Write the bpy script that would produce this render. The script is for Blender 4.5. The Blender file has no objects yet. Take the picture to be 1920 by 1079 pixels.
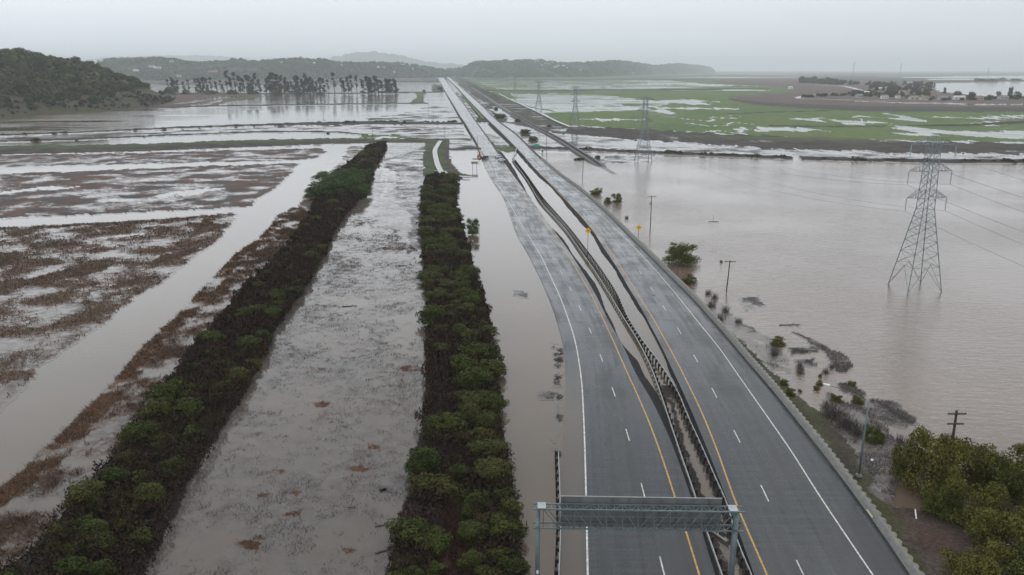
import bpy, math, random
import numpy as np
from mathutils import Vector, Matrix
random.seed(7); rng = np.random.default_rng(7)
S = bpy.context.scene
COL = S.collection

# ------------------------------------------------------------------ camera
F = 1493.33; CX = 960.0; CY = 539.5; H = 47.0
TH = math.atan((CY - 131.0) / F)
cT, sT = math.cos(TH), math.sin(TH)
cam_d = bpy.data.cameras.new('camera'); cam = bpy.data.objects.new('camera', cam_d); COL.objects.link(cam)
cam.location = (0, 0, H); cam.rotation_euler = (math.pi / 2 - TH, 0, 0)
cam_d.lens = 28.0; cam_d.sensor_width = 36.0; cam_d.clip_start = 0.5; cam_d.clip_end = 120000
S.camera = cam
# ------------------------------------------------------------------ view / world / sun
S.view_settings.view_transform = 'Standard'; S.view_settings.look = 'None'
S.view_settings.exposure = 0.0; S.view_settings.gamma = 1.0
S.cycles.volume_bounces = 3; S.cycles.max_bounces = 6; S.cycles.transparent_max_bounces = 8
S.cycles.volume_max_steps = 64
W = bpy.data.worlds.new('World'); S.world = W; W.use_nodes = True
nt = W.node_tree; nt.nodes.clear()
def wn(t): return nt.nodes.new(t)
out = wn('ShaderNodeOutputWorld'); bg = wn('ShaderNodeBackground'); tc = wn('ShaderNodeTexCoord')
sep = wn('ShaderNodeSeparateXYZ'); nt.links.new(tc.outputs['Generated'], sep.inputs[0])
ramp = wn('ShaderNodeValToRGB'); nt.links.new(sep.outputs['Z'], ramp.inputs[0])
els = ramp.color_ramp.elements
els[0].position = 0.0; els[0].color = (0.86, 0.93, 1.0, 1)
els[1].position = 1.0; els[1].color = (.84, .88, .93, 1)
for p, c in ((0.012, (0.86, 0.93, 0.99)), (0.05, (0.87, 0.935, 0.99)), (0.085, (0.95, 1.0, 1.05)), (0.115, (1.30, 1.36, 1.43)), (0.25, (1.34, 1.39, 1.46)), (0.37, (1.05, 1.09, 1.14)), (0.50, (0.86, 0.90, 0.95)), (0.7, (.84, .88, .93))):  # brighter band above the frame is added to lift reflections on the water
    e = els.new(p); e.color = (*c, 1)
nz = wn('ShaderNodeTexNoise'); nz.inputs['Scale'].default_value = 1.4; nz.inputs['Detail'].default_value = 4; nz.inputs['Roughness'].default_value = .45
mp = wn('ShaderNodeMapping'); mp.inputs['Scale'].default_value = (1, 1, 4.0); mp.inputs['Location'].default_value = (2.3, .4, .2)
nt.links.new(tc.outputs['Generated'], mp.inputs[0]); nt.links.new(mp.outputs[0], nz.inputs['Vector'])
# brighter towards the left of the road, heavier cloud to the right
mr = wn('ShaderNodeMapRange'); nt.links.new(sep.outputs['X'], mr.inputs['Value'])
mr.inputs['From Min'].default_value = -.55; mr.inputs['From Max'].default_value = .6
mr.inputs['To Min'].default_value = 1.10; mr.inputs['To Max'].default_value = .86
m2 = wn('ShaderNodeMapRange'); nt.links.new(nz.outputs[0], m2.inputs['Value'])
m2.inputs['From Min'].default_value = .3; m2.inputs['From Max'].default_value = .7
m2.inputs['To Min'].default_value = .965; m2.inputs['To Max'].default_value = 1.03
mm = wn('ShaderNodeMath'); mm.operation = 'MULTIPLY'
nt.links.new(mr.outputs[0], mm.inputs[0]); nt.links.new(m2.outputs[0], mm.inputs[1])
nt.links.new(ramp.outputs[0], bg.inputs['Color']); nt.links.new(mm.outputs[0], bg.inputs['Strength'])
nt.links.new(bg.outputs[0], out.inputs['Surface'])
sun_d = bpy.data.lights.new('sun', 'SUN'); sun = bpy.data.objects.new('sun', sun_d); COL.objects.link(sun)
sun_d.energy = 0.5; sun_d.angle = math.radians(40); sun_d.color = (1, .97, .93)
sun.rotation_euler = (math.radians(38), 0, math.radians(150))

# ------------------------------------------------------------------ projection helpers
def G(px, py, z=0.0):
    u = (px - CX) / F; v = (py - CY) / F
    t = (H - z) / (v * cT + sT)
    return u * t, (cT - v * sT) * t
def proj(x, y, z):
    dz = H - z
    fwd = y * cT + dz * sT; dn = dz * cT - y * sT
    return CX + F * x / fwd, CY + F * dn / fwd
def Z(y, py):
    v = (py - CY) / F
    t = y / (cT - v * sT)
    return H - t * (v * cT + sT)

# ------------------------------------------------------------------ noise (numpy)
def _h(i, j, s):
    n = (i * 374761393 + j * 668265263 + s * 974711) & 0xffffffff
    n = ((n ^ (n >> 13)) * 1274126177) & 0xffffffff
    return ((n ^ (n >> 16)) & 0xffff) / 65535.0
def vn(x, y, s=0):
    x = np.asarray(x, float); y = np.asarray(y, float)
    i = np.floor(x).astype(np.int64); j = np.floor(y).astype(np.int64)
    a = x - i; b = y - j; a = a * a * (3 - 2 * a); b = b * b * (3 - 2 * b)
    return (_h(i, j, s) * (1 - a) + _h(i + 1, j, s) * a) * (1 - b) + (_h(i, j + 1, s) * (1 - a) + _h(i + 1, j + 1, s) * a) * b
def fbm(x, y, s=0, o=4, g=.5):
    t = 0; A = 0; w = 1.0
    x = np.asarray(x, float); y = np.asarray(y, float)
    for k in range(o):
        t = t + w * vn(x, y, s + k * 17); A += w; w *= g; x = x * 2.03 + 3.1; y = y * 2.03 + 1.7
    return t / A
def inpoly(X, Y, P):
    P = np.asarray(P, float); r = np.zeros(np.shape(X), bool); n = len(P)
    for i in range(n):
        x1, y1 = P[i]; x2, y2 = P[(i + 1) % n]
        if y1 == y2: continue
        c = ((y1 > Y) != (y2 > Y)) & (X < (x2 - x1) * (Y - y1) / (y2 - y1) + x1)
        r ^= c
    return r
def wpoly(pts, z=0.0): return [G(a, b, z) for a, b in pts]

# ------------------------------------------------------------------ materials
def mat(name, base=(.5, .5, .5), rough=.6, metal=0, spec=.5):
    m = bpy.data.materials.new(name); m.use_nodes = True
    b = m.node_tree.nodes['Principled BSDF']
    b.inputs['Base Color'].default_value = (*base, 1); b.inputs['Roughness'].default_value = rough
    b.inputs['Metallic'].default_value = metal; b.inputs['Specular IOR Level'].default_value = spec
    return m
class N:
    def __init__(s, m): s.t = m.node_tree; s.b = s.t.nodes['Principled BSDF']; s.o = s.t.nodes['Material Output']
    def n(s, t, **k):
        x = s.t.nodes.new(t)
        for a, v in k.items(): setattr(x, a, v)
        return x
    def l(s, a, b): s.t.links.new(a, b)
    def pos(s): return s.n('ShaderNodeNewGeometry').outputs['Position']
    def noise(s, vec, scale, detail=4, rough=.5, stretch=None, rot=0, dist=0):
        if stretch or rot:
            m = s.n('ShaderNodeMapping'); m.inputs['Scale'].default_value = stretch or (1, 1, 1); m.inputs['Rotation'].default_value = (0, 0, rot)
            s.l(vec, m.inputs[0]); vec = m.outputs[0]
        x = s.n('ShaderNodeTexNoise'); s.l(vec, x.inputs['Vector']); x.inputs['Scale'].default_value = scale
        x.inputs['Detail'].default_value = detail; x.inputs['Roughness'].default_value = rough; x.inputs['Distortion'].default_value = dist
        return x.outputs[0]
    def math(s, op, a, b=None, clamp=False):
        x = s.n('ShaderNodeMath', operation=op); x.use_clamp = clamp
        for i, v in enumerate((a, b)):
            if v is None: continue
            if isinstance(v, (int, float)): x.inputs[i].default_value = v
            else: s.l(v, x.inputs[i])
        return x.outputs[0]
    def rng(s, v, a, b, c=0., d=1., smooth=False):
        x = s.n('ShaderNodeMapRange'); s.l(v, x.inputs['Value'])
        if smooth: x.interpolation_type = 'SMOOTHSTEP'
        for k, q in zip(('From Min', 'From Max', 'To Min', 'To Max'), (a, b, c, d)): x.inputs[k].default_value = q
        return x.outputs[0]
    def mix(s, f, a, b, mode='MIX'):
        x = s.n('ShaderNodeMix', data_type='RGBA', blend_type=mode)
        for k, v in ((0, f), (6, a), (7, b)):
            if isinstance(v, (int, float)): x.inputs[k].default_value = v
            elif isinstance(v, tuple): x.inputs[k].default_value = (*v, 1)
            else: s.l(v, x.inputs[k])
        return x.outputs[2]
    def bump(s, h, strength=.3, dist=.1, b=None):
        x = s.n('ShaderNodeBump'); x.inputs['Strength'].default_value = strength; x.inputs['Distance'].default_value = dist
        s.l(h, x.inputs['Height']); s.l(x.outputs[0], (b or s.b).inputs['Normal']); return x
    def attr(s, name, out='Fac'): return s.n('ShaderNodeAttribute', attribute_name=name).outputs[out]

WATER_A = (.150, .122, .094)
def water_nodes(q, b, basin=False, cov=None):
    P = q.pos()
    big = q.noise(P, .012, 5, .55); mid = q.noise(P, .06, 4, .5)
    f = q.rng(q.math('ADD', q.math('MULTIPLY', big, .7), q.math('MULTIPLY', mid, .3)), .38, .62, 0, 1)
    if basin == 1: c = q.mix(f, (.172, .124, .094), (.138, .099, .073))
    else: c = q.mix(f, (.098, .080, .060), (.130, .094, .066))
    if cov is not None: c = q.mix(q.rng(cov, .08, .34, 0, .60), c, (.116, .112, .110))
    q.l(c, b.inputs['Base Color']); b.inputs['IOR'].default_value = 1.47
    b.inputs['Roughness'].default_value = .05
    if basin == 1:
        w1 = q.noise(P, .75, 3, .5, stretch=(.40, 1.35, 1), rot=math.radians(28), dist=.35)
        w2 = q.noise(P, 3.0, 2, .5, stretch=(.6, 1.2, 1), rot=math.radians(15))
        gust = q.rng(q.noise(P, .02, 4), .35, .65, .35, 1.1)
        h = q.math('MULTIPLY', q.math('ADD', w1, q.math('MULTIPLY', w2, .3)), gust)
        q.bump(h, 1.0, .18, b); b.inputs['Roughness'].default_value = .09; b.inputs['IOR'].default_value = 1.62
    else:
        w1 = q.noise(P, .8, 4, .6, stretch=(.6, 1.5, 1))
        gust = q.rng(q.noise(P, .012, 4, .6, stretch=(.5, 1.6, 1)), .36, .52, .03, 1, True)
        sp = q.n('ShaderNodeSeparateXYZ'); q.l(P, sp.inputs[0])
        far = q.math('MAXIMUM', q.math('MULTIPLY', q.rng(sp.outputs['X'], -300, -460, .05, 1), q.rng(sp.outputs['Y'], 1500, 1000, 0, 1)), q.rng(sp.outputs['Y'], 900, 1700, 0, .5))
        q.bump(q.math('MULTIPLY', q.math('MULTIPLY', w1, gust), far), 1.0, .26, b)
m_water = mat('water_material'); q = N(m_water); water_nodes(q, q.b)
m_basin = mat('basin_water_material'); q = N(m_basin); water_nodes(q, q.b, 1)

m_land = mat('land_material', rough=.85, spec=.25); q = N(m_land)
P = q.pos()
fine = q.noise(P, 3.2, 6, .68); med = q.noise(P, 1.0, 5, .6); mid = q.noise(P, .28, 4, .55)
cov = q.attr('cov')
nsum = q.math('ADD', q.math('MULTIPLY', fine, .42), q.math('ADD', q.math('MULTIPLY', med, .33), q.math('MULTIPLY', mid, .25)))
v = q.math('ADD', cov, q.math('MULTIPLY', q.math('SUBTRACT', nsum, .5), 2.6))
mk1 = q.rng(v, .46, .60, 0, 1, True)
vf = q.noise(P, 7.0, 3, .7); vfm = q.noise(P, .55, 4, .6)
veil = q.rng(q.math('ADD', q.math('MULTIPLY', vf, .6), q.math('MULTIPLY', vfm, .5)), .47, .62, 0, .85, True)
veil = q.math('MULTIPLY', veil, q.rng(cov, .10, .45, 0, 1))
mk = q.math('MAXIMUM', mk1, veil)
lc = q.attr('landcol', 'Color')
vr = q.rng(q.noise(P, 2.3, 5, .7), .3, .7, .45, 1.5)
vr2 = q.rng(q.noise(P, .13, 4, .6), .3, .7, .7, 1.3)
vm = q.n('ShaderNodeVectorMath', operation='SCALE'); q.l(lc, vm.inputs[0]); q.l(q.math('MULTIPLY', vr, vr2), vm.inputs['Scale'])
q.l(vm.outputs[0], q.b.inputs['Base Color'])
q.bump(fine, .6, .25)
wb = q.n('ShaderNodeBsdfPrincipled'); water_nodes(q, wb, 2, cov)
mx = q.n('ShaderNodeMixShader'); q.l(mk, mx.inputs[0]); q.l(wb.outputs[0], mx.inputs[1]); q.l(q.b.outputs[0], mx.inputs[2]); q.l(mx.outputs[0], q.o.inputs['Surface'])

def road_mat(name, base, con=.07):
    m = mat(name, base, .3); q = N(m); uv = q.n('ShaderNodeUVMap').outputs[0]
    st = q.noise(uv, 1.0, 5, .6, stretch=(.9, .035, 1)); st2 = q.noise(uv, 1.0, 5, .6, stretch=(.20, .055, 1)); st3 = q.noise(uv, 1.0, 3, .5, stretch=(1.6, .006, 1))
    gr = q.noise(uv, 6.0, 4, .7); cr = q.noise(uv, 1.0, 3, .5, stretch=(.10, 1.6, 1)); blot = q.noise(uv, .11, 5, .65)
    d = q.math('ADD', q.math('MULTIPLY', st, .30), q.math('ADD', q.math('MULTIPLY', st2, .40), q.math('MULTIPLY', blot, .30)))
    k = q.rng(d, .5 - con, .5 + con, 0, 1, True)
    c = q.mix(k, tuple(x * .66 for x in base), tuple(x * 1.30 for x in base))
    sc = q.math('MULTIPLY', q.rng(gr, .3, .7, .78, 1.22), q.math('MULTIPLY', q.rng(st3, .38, .62, .72, 1.25), q.rng(cr, .35, .65, .88, 1.12)))
    vm = q.n('ShaderNodeVectorMath', operation='SCALE'); q.l(c, vm.inputs[0]); q.l(sc, vm.inputs['Scale'])
    c = vm.outputs[0]
    fl = q.attr('flood'); c2 = q.mix(fl, c, (.108, .089, .072))
    q.l(c2, q.b.inputs['Base Color'])
    r = q.math('ADD', q.rng(k, 0, 1, .36, .11), q.rng(cr, .35, .65, -.02, .07))
    r = q.math('MULTIPLY', r, q.rng(fl, 0, 1, 1, .4)); q.l(r, q.b.inputs['Roughness'])
    q.b.inputs['IOR'].default_value = 1.45
    return m
m_asph = road_mat('wet_asphalt', (.019, .024, .029), .10); m_conc = road_mat('wet_concrete_deck', (.17, .175, .18), .22)
m_white = mat('white_road_paint', (.70, .70, .66), .45); m_yel = mat('yellow_road_paint', (.62, .33, .045), .45)
for m_ in (m_white, m_yel):
    q = N(m_); c = m_.node_tree.nodes['Principled BSDF'].inputs['Base Color'].default_value[:3]
    q.l(q.mix(q.rng(q.noise(q.pos(), 2.2, 6, .75), .36, .60), tuple(x * .42 for x in c), tuple(c)), q.b.inputs['Base Color'])
def noisy(name, c1, c2, scale=2, rough=.8, bump=.3, bd=.1, stretch=None, spec=.4, metal=0):
    m = mat(name, c1, rough, metal, spec); q = N(m); P = q.pos()
    n = q.noise(P, scale, 5, .65, stretch=stretch); q.l(q.mix(q.rng(n, .35, .65), c1, c2), q.b.inputs['Base Color'])
    if bump: q.bump(n, bump, bd)
    return m
m_gravel = noisy('wet_gravel', (.018, .017, .018), (.036, .033, .033), 4, .9, spec=.15)
m_conc2 = noisy('barrier_concrete', (.16, .165, .155), (.24, .235, .21), 1.2, .7, .2, .03, (1, 1, 2))
m_cap = noisy('pale_cap', (.20, .18, .14), (.30, .27, .21), 2, .8)
m_galv = noisy('galvanised_steel', (.30, .34, .34), (.42, .45, .45), 1.5, .5, 0, metal=.35)
m_gantry = noisy('grey_green_steel', (.11, .145, .155), (.17, .21, .22), .8, .5, 0, metal=.3)
m_pyl = noisy('pylon_steel', (.17, .20, .21), (.26, .30, .31), 1, .6, 0, metal=.2)
m_pylfar = m_pyl
m_wood = noisy('dark_wood', (.018, .014, .012), (.04, .03, .025), 3, .85)
m_pole = noisy('pole_wood', (.035, .026, .022), (.07, .055, .045), 3, .85)
m_rail = mat('rail_steel', (.10, .09, .085), .4, .6)
m_ballast = noisy('ballast', (.11, .11, .115), (.17, .17, .175), 1.5, .8)
m_path = noisy('wet_path', (.20, .19, .18), (.32, .31, .30), .5, .25, 0)
m_bark = noisy('bark', (.05, .042, .035), (.11, .095, .08), 3)
m_panel = noisy('sign_back', (.14, .14, .14), (.19, .185, .18), .6, .55, 0, metal=.2)
m_plate = mat('white_paint', (.75, .75, .74), .35); m_glass = mat('dark_glass', (.02, .025, .03), .08)
m_tyre = mat('tyre_rubber', (.02, .02, .02), .7); m_black = mat('black_paint', (.015, .015, .018), .25)
m_orange = mat('orange_paint', (.30, .085, .035), .6); m_greenp = mat('green_machine_paint', (.02, .14, .07), .45)
m_red = mat('red_hose', (.38, .055, .03), .6); m_teal = mat('teal_sign', (.03, .33, .27), .5)
m_ysign = mat('yellow_sign_sheet', (.85, .46, .01), .5); m_ins = mat('insulator_glass', (.24, .33, .32), .3)
m_tan = noisy('sign_board', (.22, .20, .17), (.3, .28, .24), 2); m_wire = mat('wire_metal', (.13, .13, .14), .5, .3)
m_roofs = [mat('roof_grey', (.22, .21, .21), .8), mat('roof_brown', (.20, .14, .11), .8), mat('roof_pale', (.55, .55, .54), .7)]
m_walls = [mat('wall_white', (.72, .72, .70), .8), mat('wall_cream', (.55, .50, .42), .8), mat('wall_grey', (.40, .42, .44), .8), mat('wall_pink', (.50, .30, .25), .8)]

def leaf_mat(name, c1, c2, c3=None, trans=.15):
    m = mat(name, c1, .75, 0, .10); q = N(m)
    a = q.attr('leafv'); rnd = q.n('ShaderNodeObjectInfo').outputs['Random']
    c = q.mix(a, c1, c2)
    if c3: c = q.mix(q.rng(rnd, .0, 1, 0, .75), c, q.mix(a, tuple(x * .55 for x in c3), c3))
    q.l(c, q.b.inputs['Base Color'])
    return m
m_leaf = leaf_mat('shrub_leaves', (.011, .018, .004), (.066, .092, .020), (.100, .092, .030))
m_leafy = leaf_mat('willow_leaves', (.028, .034, .009), (.135, .155, .032), (.175, .145, .036))
m_oak = leaf_mat('oak_leaves', (.026, .040, .018), (.070, .100, .042), (.125, .125, .055))
m_bare = leaf_mat('bare_twigs', (.035, .026, .028), (.075, .058, .058))
m_euc = leaf_mat('eucalyptus_leaves', (.018, .026, .020), (.045, .060, .045))
m_brush = leaf_mat('dark_brush_twigs', (.013, .0085, .0065), (.064, .040, .028))
m_reed = leaf_mat('reed_stems', (.055, .034, .023), (.155, .094, .060))
m_stub = leaf_mat('grey_stubble', (.045, .036, .034), (.12, .085, .065))
m_rush = leaf_mat('dark_rushes', (.055, .048, .045), (.14, .12, .11))

# ------------------------------------------------------------------ object helpers
def tag(o, label=None, cat=None, group=None, kind=None):
    if label: o['label'] = label
    if cat: o['category'] = cat
    if group: o['group'] = group
    if kind: o['kind'] = kind
    return o
def link(name, me, m=None, parent=None, smooth=False):
    o = bpy.data.objects.new(name, me); COL.objects.link(o)
    if m is not None:
        for x in (m if isinstance(m, (list, tuple)) else [m]): me.materials.append(x)
    if parent is not None: o.parent = parent
    if smooth: me.polygons.foreach_set('use_smooth', np.ones(len(me.polygons), bool))
    return o
def npmesh(name, V, Fq, attrs=None, uv=None, colattr=None, matidx=None):
    V = np.asarray(V, np.float32); Fq = np.asarray(Fq, np.int32)
    me = bpy.data.meshes.new(name); n, k = Fq.shape
    me.vertices.add(len(V)); me.vertices.foreach_set('co', V.ravel())
    me.loops.add(n * k); me.loops.foreach_set('vertex_index', Fq.ravel())
    me.polygons.add(n); me.polygons.foreach_set('loop_start', np.arange(0, n * k, k, dtype=np.int32))
    me.polygons.foreach_set('loop_total', np.full(n, k, np.int32))
    if matidx is not None: me.polygons.foreach_set('material_index', np.asarray(matidx, np.int32))
    for nm, a in (attrs or {}).items():
        at = me.attributes.new(nm, 'FLOAT', 'POINT'); at.data.foreach_set('value', np.asarray(a, np.float32))
    if colattr is not None:
        at = me.attributes.new('landcol', 'FLOAT_COLOR', 'POINT'); c = np.ones((len(V), 4), np.float32); c[:, :3] = colattr
        at.data.foreach_set('color', c.ravel())
    if uv is not None:
        l = me.uv_layers.new(name='UVMap'); l.data.foreach_set('uv', np.asarray(uv, np.float32)[Fq.ravel()].ravel())
    me.update(); me.validate(); return me
def empty(name, loc, rz=0):
    o = bpy.data.objects.new(name, None); COL.objects.link(o); o.location = loc; o.rotation_euler = (0, 0, rz); o.empty_display_size = .3; return o
def copy_tree(o, parent=None):
    c = o.copy(); COL.objects.link(c)
    if parent is not None: c.parent = parent
    for ch in list(o.children): copy_tree(ch, c)
    return c
class MB:
    def __init__(s): s.v = []; s.f = []; s.m = []
    def add(s, vs, fs, mi=0):
        k = len(s.v); s.v += [tuple(v) for v in vs]; s.f += [tuple(k + i for i in f) for f in fs]; s.m += [mi] * len(fs)
    def box(s, c, sz, mi=0, rz=0, taper=1):
        hx, hy, hz = sz[0] / 2, sz[1] / 2, sz[2] / 2; vs = []
        for dz in (-1, 1):
            t = taper if dz > 0 else 1
            for dx, dy in ((-1, -1), (1, -1), (1, 1), (-1, 1)):
                x, y = dx * hx * t, dy * hy * t
                vs.append((c[0] + x * math.cos(rz) - y * math.sin(rz), c[1] + x * math.sin(rz) + y * math.cos(rz), c[2] + dz * hz))
        s.add(vs, [(0, 3, 2, 1), (4, 5, 6, 7), (0, 1, 5, 4), (1, 2, 6, 5), (2, 3, 7, 6), (3, 0, 4, 7)], mi)
    def tube(s, p, q, r, r2=None, n=4, mi=0):
        p = Vector(p); q = Vector(q); r2 = r if r2 is None else r2; d = q - p
        if d.length < 1e-6: return
        d.normalize(); a = d.cross(Vector((0, 0, 1)) if abs(d.z) < .9 else Vector((1, 0, 0))).normalized(); b = d.cross(a)
        vs = []
        for c, rr in ((p, r), (q, r2)):
            for i in range(n):
                t = 2 * math.pi * (i + .5) / n; vs.append(c + (a * math.cos(t) + b * math.sin(t)) * rr)
        fs = [(i, (i + 1) % n, n + (i + 1) % n, n + i) for i in range(n)] + [tuple(range(n))[::-1], tuple(range(n, 2 * n))]
        s.add(vs, fs, mi)
    def build(s, name, m, parent=None, smooth=False):
        me = bpy.data.meshes.new(name); me.from_pydata(s.v, [], s.f); me.update()
        o = link(name, me, m, parent)
        if isinstance(m, (list, tuple)): me.polygons.foreach_set('material_index', np.array(s.m, np.int32))
        if smooth: me.polygons.foreach_set('use_smooth', np.ones(len(me.polygons), bool))
        return o

# ------------------------------------------------------------------ curves traced on the ground
def zc(z): return z if callable(z) else (lambda Y: z)
class Curve:
    """X as a function of forward distance Y, smooth through the surveyed points"""
    def __init__(s, pts, z=0.0):
        zf = zc(z); A = []
        for px, py in pts:
            zz = 0.
            for _ in range(4):
                x, y = G(px, py, zz); zz = zf(y)
            A.append((y, x))
        A.sort(); A = np.array(A); s.Y = A[:, 0]; s.X = A[:, 1]
        d = np.diff(s.X) / np.diff(s.Y); h = np.diff(s.Y)
        m = np.empty(len(s.X)); m[0] = d[0]; m[-1] = d[-1]
        m[1:-1] = (d[:-1] * h[1:] + d[1:] * h[:-1]) / (h[1:] + h[:-1]); s.M = m
    def __call__(s, y):
        y = np.asarray(y, float); i = np.clip(np.searchsorted(s.Y, y) - 1, 0, len(s.Y) - 2)
        h = s.Y[i + 1] - s.Y[i]; t = (y - s.Y[i]) / h
        r = (2 * t**3 - 3 * t**2 + 1) * s.X[i] + (t**3 - 2 * t**2 + t) * h * s.M[i] + (-2 * t**3 + 3 * t**2) * s.X[i + 1] + (t**3 - t**2) * h * s.M[i + 1]
        r = np.where(y < s.Y[0], s.X[0] + (y - s.Y[0]) * s.M[0], r)
        return np.where(y > s.Y[-1], s.X[-1] + (y - s.Y[-1]) * s.M[-1], r)
    def fair(s, win=3):
        y = np.linspace(s.Y[0], s.Y[-1], 4); return s
def Yrow(py, z=0): return G(960, py, z)[1]
def ygrid(y0, y1, f=.012, mn=1.0):
    a = [y0]
    while a[-1] < y1: a.append(a[-1] + max(mn, a[-1] * f))
    a[-1] = y1; return np.array(a)
def ribbon(name, cl, cr, zl, zr, y0, y1, m, cols=2, wob=(0, 0), flood=None, kind='structure', parent=None, f=.012, mn=1., seed=1):
    Y = ygrid(y0, y1, f, mn); A = cl(Y); B = cr(Y)
    if wob[0]: A = A + wob[0] * (fbm(Y / 7, Y * 0, seed) - .5) * 2
    if wob[1]: B = B + wob[1] * (fbm(Y / 7, Y * 0, seed + 5) - .5) * 2
    zl = zc(zl); zr = zc(zr); n = len(Y); t = np.linspace(0, 1, cols)
    ZL = np.array([zl(y) for y in Y]); ZR = np.array([zr(y) for y in Y])
    X = A[:, None] + (B - A)[:, None] * t; ZZ = ZL[:, None] + (ZR - ZL)[:, None] * t; YY = np.repeat(Y[:, None], cols, 1)
    V = np.stack([X, YY, ZZ], -1).reshape(-1, 3)
    i = np.arange(n - 1)[:, None] * cols + np.arange(cols - 1)[None]; i = i.ravel()
    Fq = np.stack([i, i + 1, i + cols + 1, i + cols], -1)
    UV = np.stack([(X - A[:, None]).ravel(), YY.ravel()], -1)
    at = {'flood': flood(V) if flood else np.zeros(len(V))}
    me = npmesh(name, V, Fq, at, UV); o = link(name, me, m, parent)
    if kind: o['kind'] = kind
    return o

# road heights
def zL(Y): t = float(np.clip((Y - 430) / 260, 0, 1)); return .12 + 1.1 * t * t * (3 - 2 * t)
def zR(Y): t = float(np.clip((Y - 430) / 260, 0, 1)); return .45 + 1.0 * t * t * (3 - 2 * t)
L_left = Curve([(812,136),(819,145),(824,151),(835,172),(850,197),(867,225),(872,232),(882,249),(895,272),(904,300),(915,325),(927,345),(941,366),(959,412),(967,435),(992,480),(1022,542),(1037,580),(1048,615),(1056,648),(1060,690),(1060,760),(1057,850),(1052,1079)], zL)
L_white = Curve([(917,314),(927,330),(942,361),(960,390),(977,420),(997,452),(1014,480),(1032,518),(1052,562),(1066,600),(1077,635),(1085,675),(1090,712),(1094,775),(1096.5,838),(1099,935),(1102,1078)], zL)
L_yel = Curve([(932,292),(940,305),(960,335),(985,369),(1010,403),(1035,437),(1060,472),(1085,512),(1110,556),(1130,597),(1150,640),(1172,690),(1197,745),(1217,792),(1235,840),(1267,937),(1285,993),(1311,1078)], zL)
L_dash = Curve([(925,306),(940,330),(972,380),(1005,432),(1019,452),(1032,476),(1047,502),(1064,532),(1081,565),(1102,609.5),(1123,660),(1146,722),(1173,803),(1202,906),(1238,1048)], zL)
L_right = Curve([(824,137),(829,143),(835,151),(852,174),(876,205),(890,226),(907,249),(926,276),(945,304),(966,334),(992,369),(1018,404),(1044,440),(1070,476),(1094,514),(1119,557),(1140,600),(1172,657),(1192,700),(1224,755),(1258,828),(1295,930),(1341,1078)], zL)
L_grav = Curve([(893,226),(911,249),(932,276),(953,296),(965,312),(977,335),(992,367),(1020,412),(1060,452),(1085,490),(1120,530),(1135,567),(1150,605),(1167,642),(1185,662),(1200,675),(1217,705),(1243,745),(1264,800),(1303,920),(1352,1078)], 0)
R_left = Curve([(820,136.5),(835,144),(860,168),(882,192),(909,220),(921,232),(942,252),(969,280),(990,302),(1016,330),(1043,355),(1068,382),(1094,412),(1114,437),(1132,465),(1160,507),(1182,545),(1203,580),(1219,610),(1240,650),(1260,692),(1285,745),(1322,832),(1364,940),(1414,1078)], zR)
R_out = Curve([(915,229),(937,252),(964,281),(984,305),(1007,330),(1035,355),(1060,385),(1085,415),(1105,437),(1122,465),(1135,485),(1155,512),(1167,535),(1190,570),(1210,600),(1225,622),(1242,657),(1252,690),(1272,737),(1310,832),(1352,940),(1402,1078)], 0)
R_yel = Curve([(972,283),(995,308),(1020,333),(1060,375),(1085,401),(1110,427),(1122,442),(1147,476),(1172,513),(1202,562),(1227,602),(1247,638),(1270,680),(1290,720),(1310,761),(1342,838),(1380,943),(1438,1078)], zR)
R_white = Curve([(1000,300),(1022,318),(1045,337),(1073,360),(1110,391),(1135,412),(1172,447),(1210,486),(1260,543),(1305,599),(1350,655),(1385,705),(1439,782),(1480,841),(1540,935),(1580,995),(1637,1079)], zR)
R_dash = Curve([(985,290),(1006,308),(1030,330),(1052,350),(1075,371),(1100,397),(1117,415),(1135,432),(1152,452),(1172,476),(1194,502),(1216,533),(1240,569),(1267,610),(1299,663),(1334,727),(1376,807),(1428,913),(1495,1054)], zR)
R_right = Curve([(830,136.5),(840,144),(872,171),(910,205),(935,229),(970,255),(1000,285),(1022,305),(1052,330),(1080,350),(1110,375),(1135,397),(1172,434),(1210,471),(1260,521),(1297,558),(1335,600),(1365,634),(1397,672),(1440,722),(1487,780),(1535,840),(1595,919),(1652,998),(1707,1079)], zR)
RailL = Curve([(960,299),(966,308),(983,330),(997,352),(1012,377),(1035,402),(1060,430),(1085,465),(1120,515),(1145,555),(1172,600),(1192,632),(1220,687),(1235,727),(1250,772),(1272,838),(1306,937),(1325,995),(1354,1078)], .75)
RailR = Curve([(966,299),(973,308),(990,330),(1004,350),(1020,372),(1042,397),(1066,424),(1093,458),(1127,503),(1157,549),(1181,600),(1203,634),(1237,680),(1257,710),(1274,740),(1287,772),(1317,838),(1342,895),(1362,940),(1384,1015),(1410,1078)], .95)
YN = Yrow(1140)

# ------------------------------------------------------------------ the flooded plain: water and land
def sheet(name, ext, z, m):
    mb = MB(); x0, y0, x1, y1 = ext; mb.add([(x0, y0, z), (x1, y0, z), (x1, y1, z), (x0, y1, z)], [(0, 1, 2, 3)])
    return mb.build(name, m)
w = sheet('water', (-30000, -60, 30000, 29500), 0, m_water); tag(w, kind='structure')
seabed = sheet('ground', (-30000, -60, 30000, 29500), -1.2, m_gravel); tag(seabed, kind='structure')
mb = MB()
pb = [G(a, b) for a, b in [(1010,287),(1110,289),(1300,296),(1500,301),(1920,307),(2500,312),(2900,700),(2900,1150),(1760,1150),(1700,1079),(1560,860),(1440,700),(1260,520),(1110,375),(1040,318)]]
mb.add([(x, y, .012) for x, y in pb], [tuple(range(len(pb)))[::-1]]); bw = mb.build('water_basin', m_basin); tag(bw, kind='structure')

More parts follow.
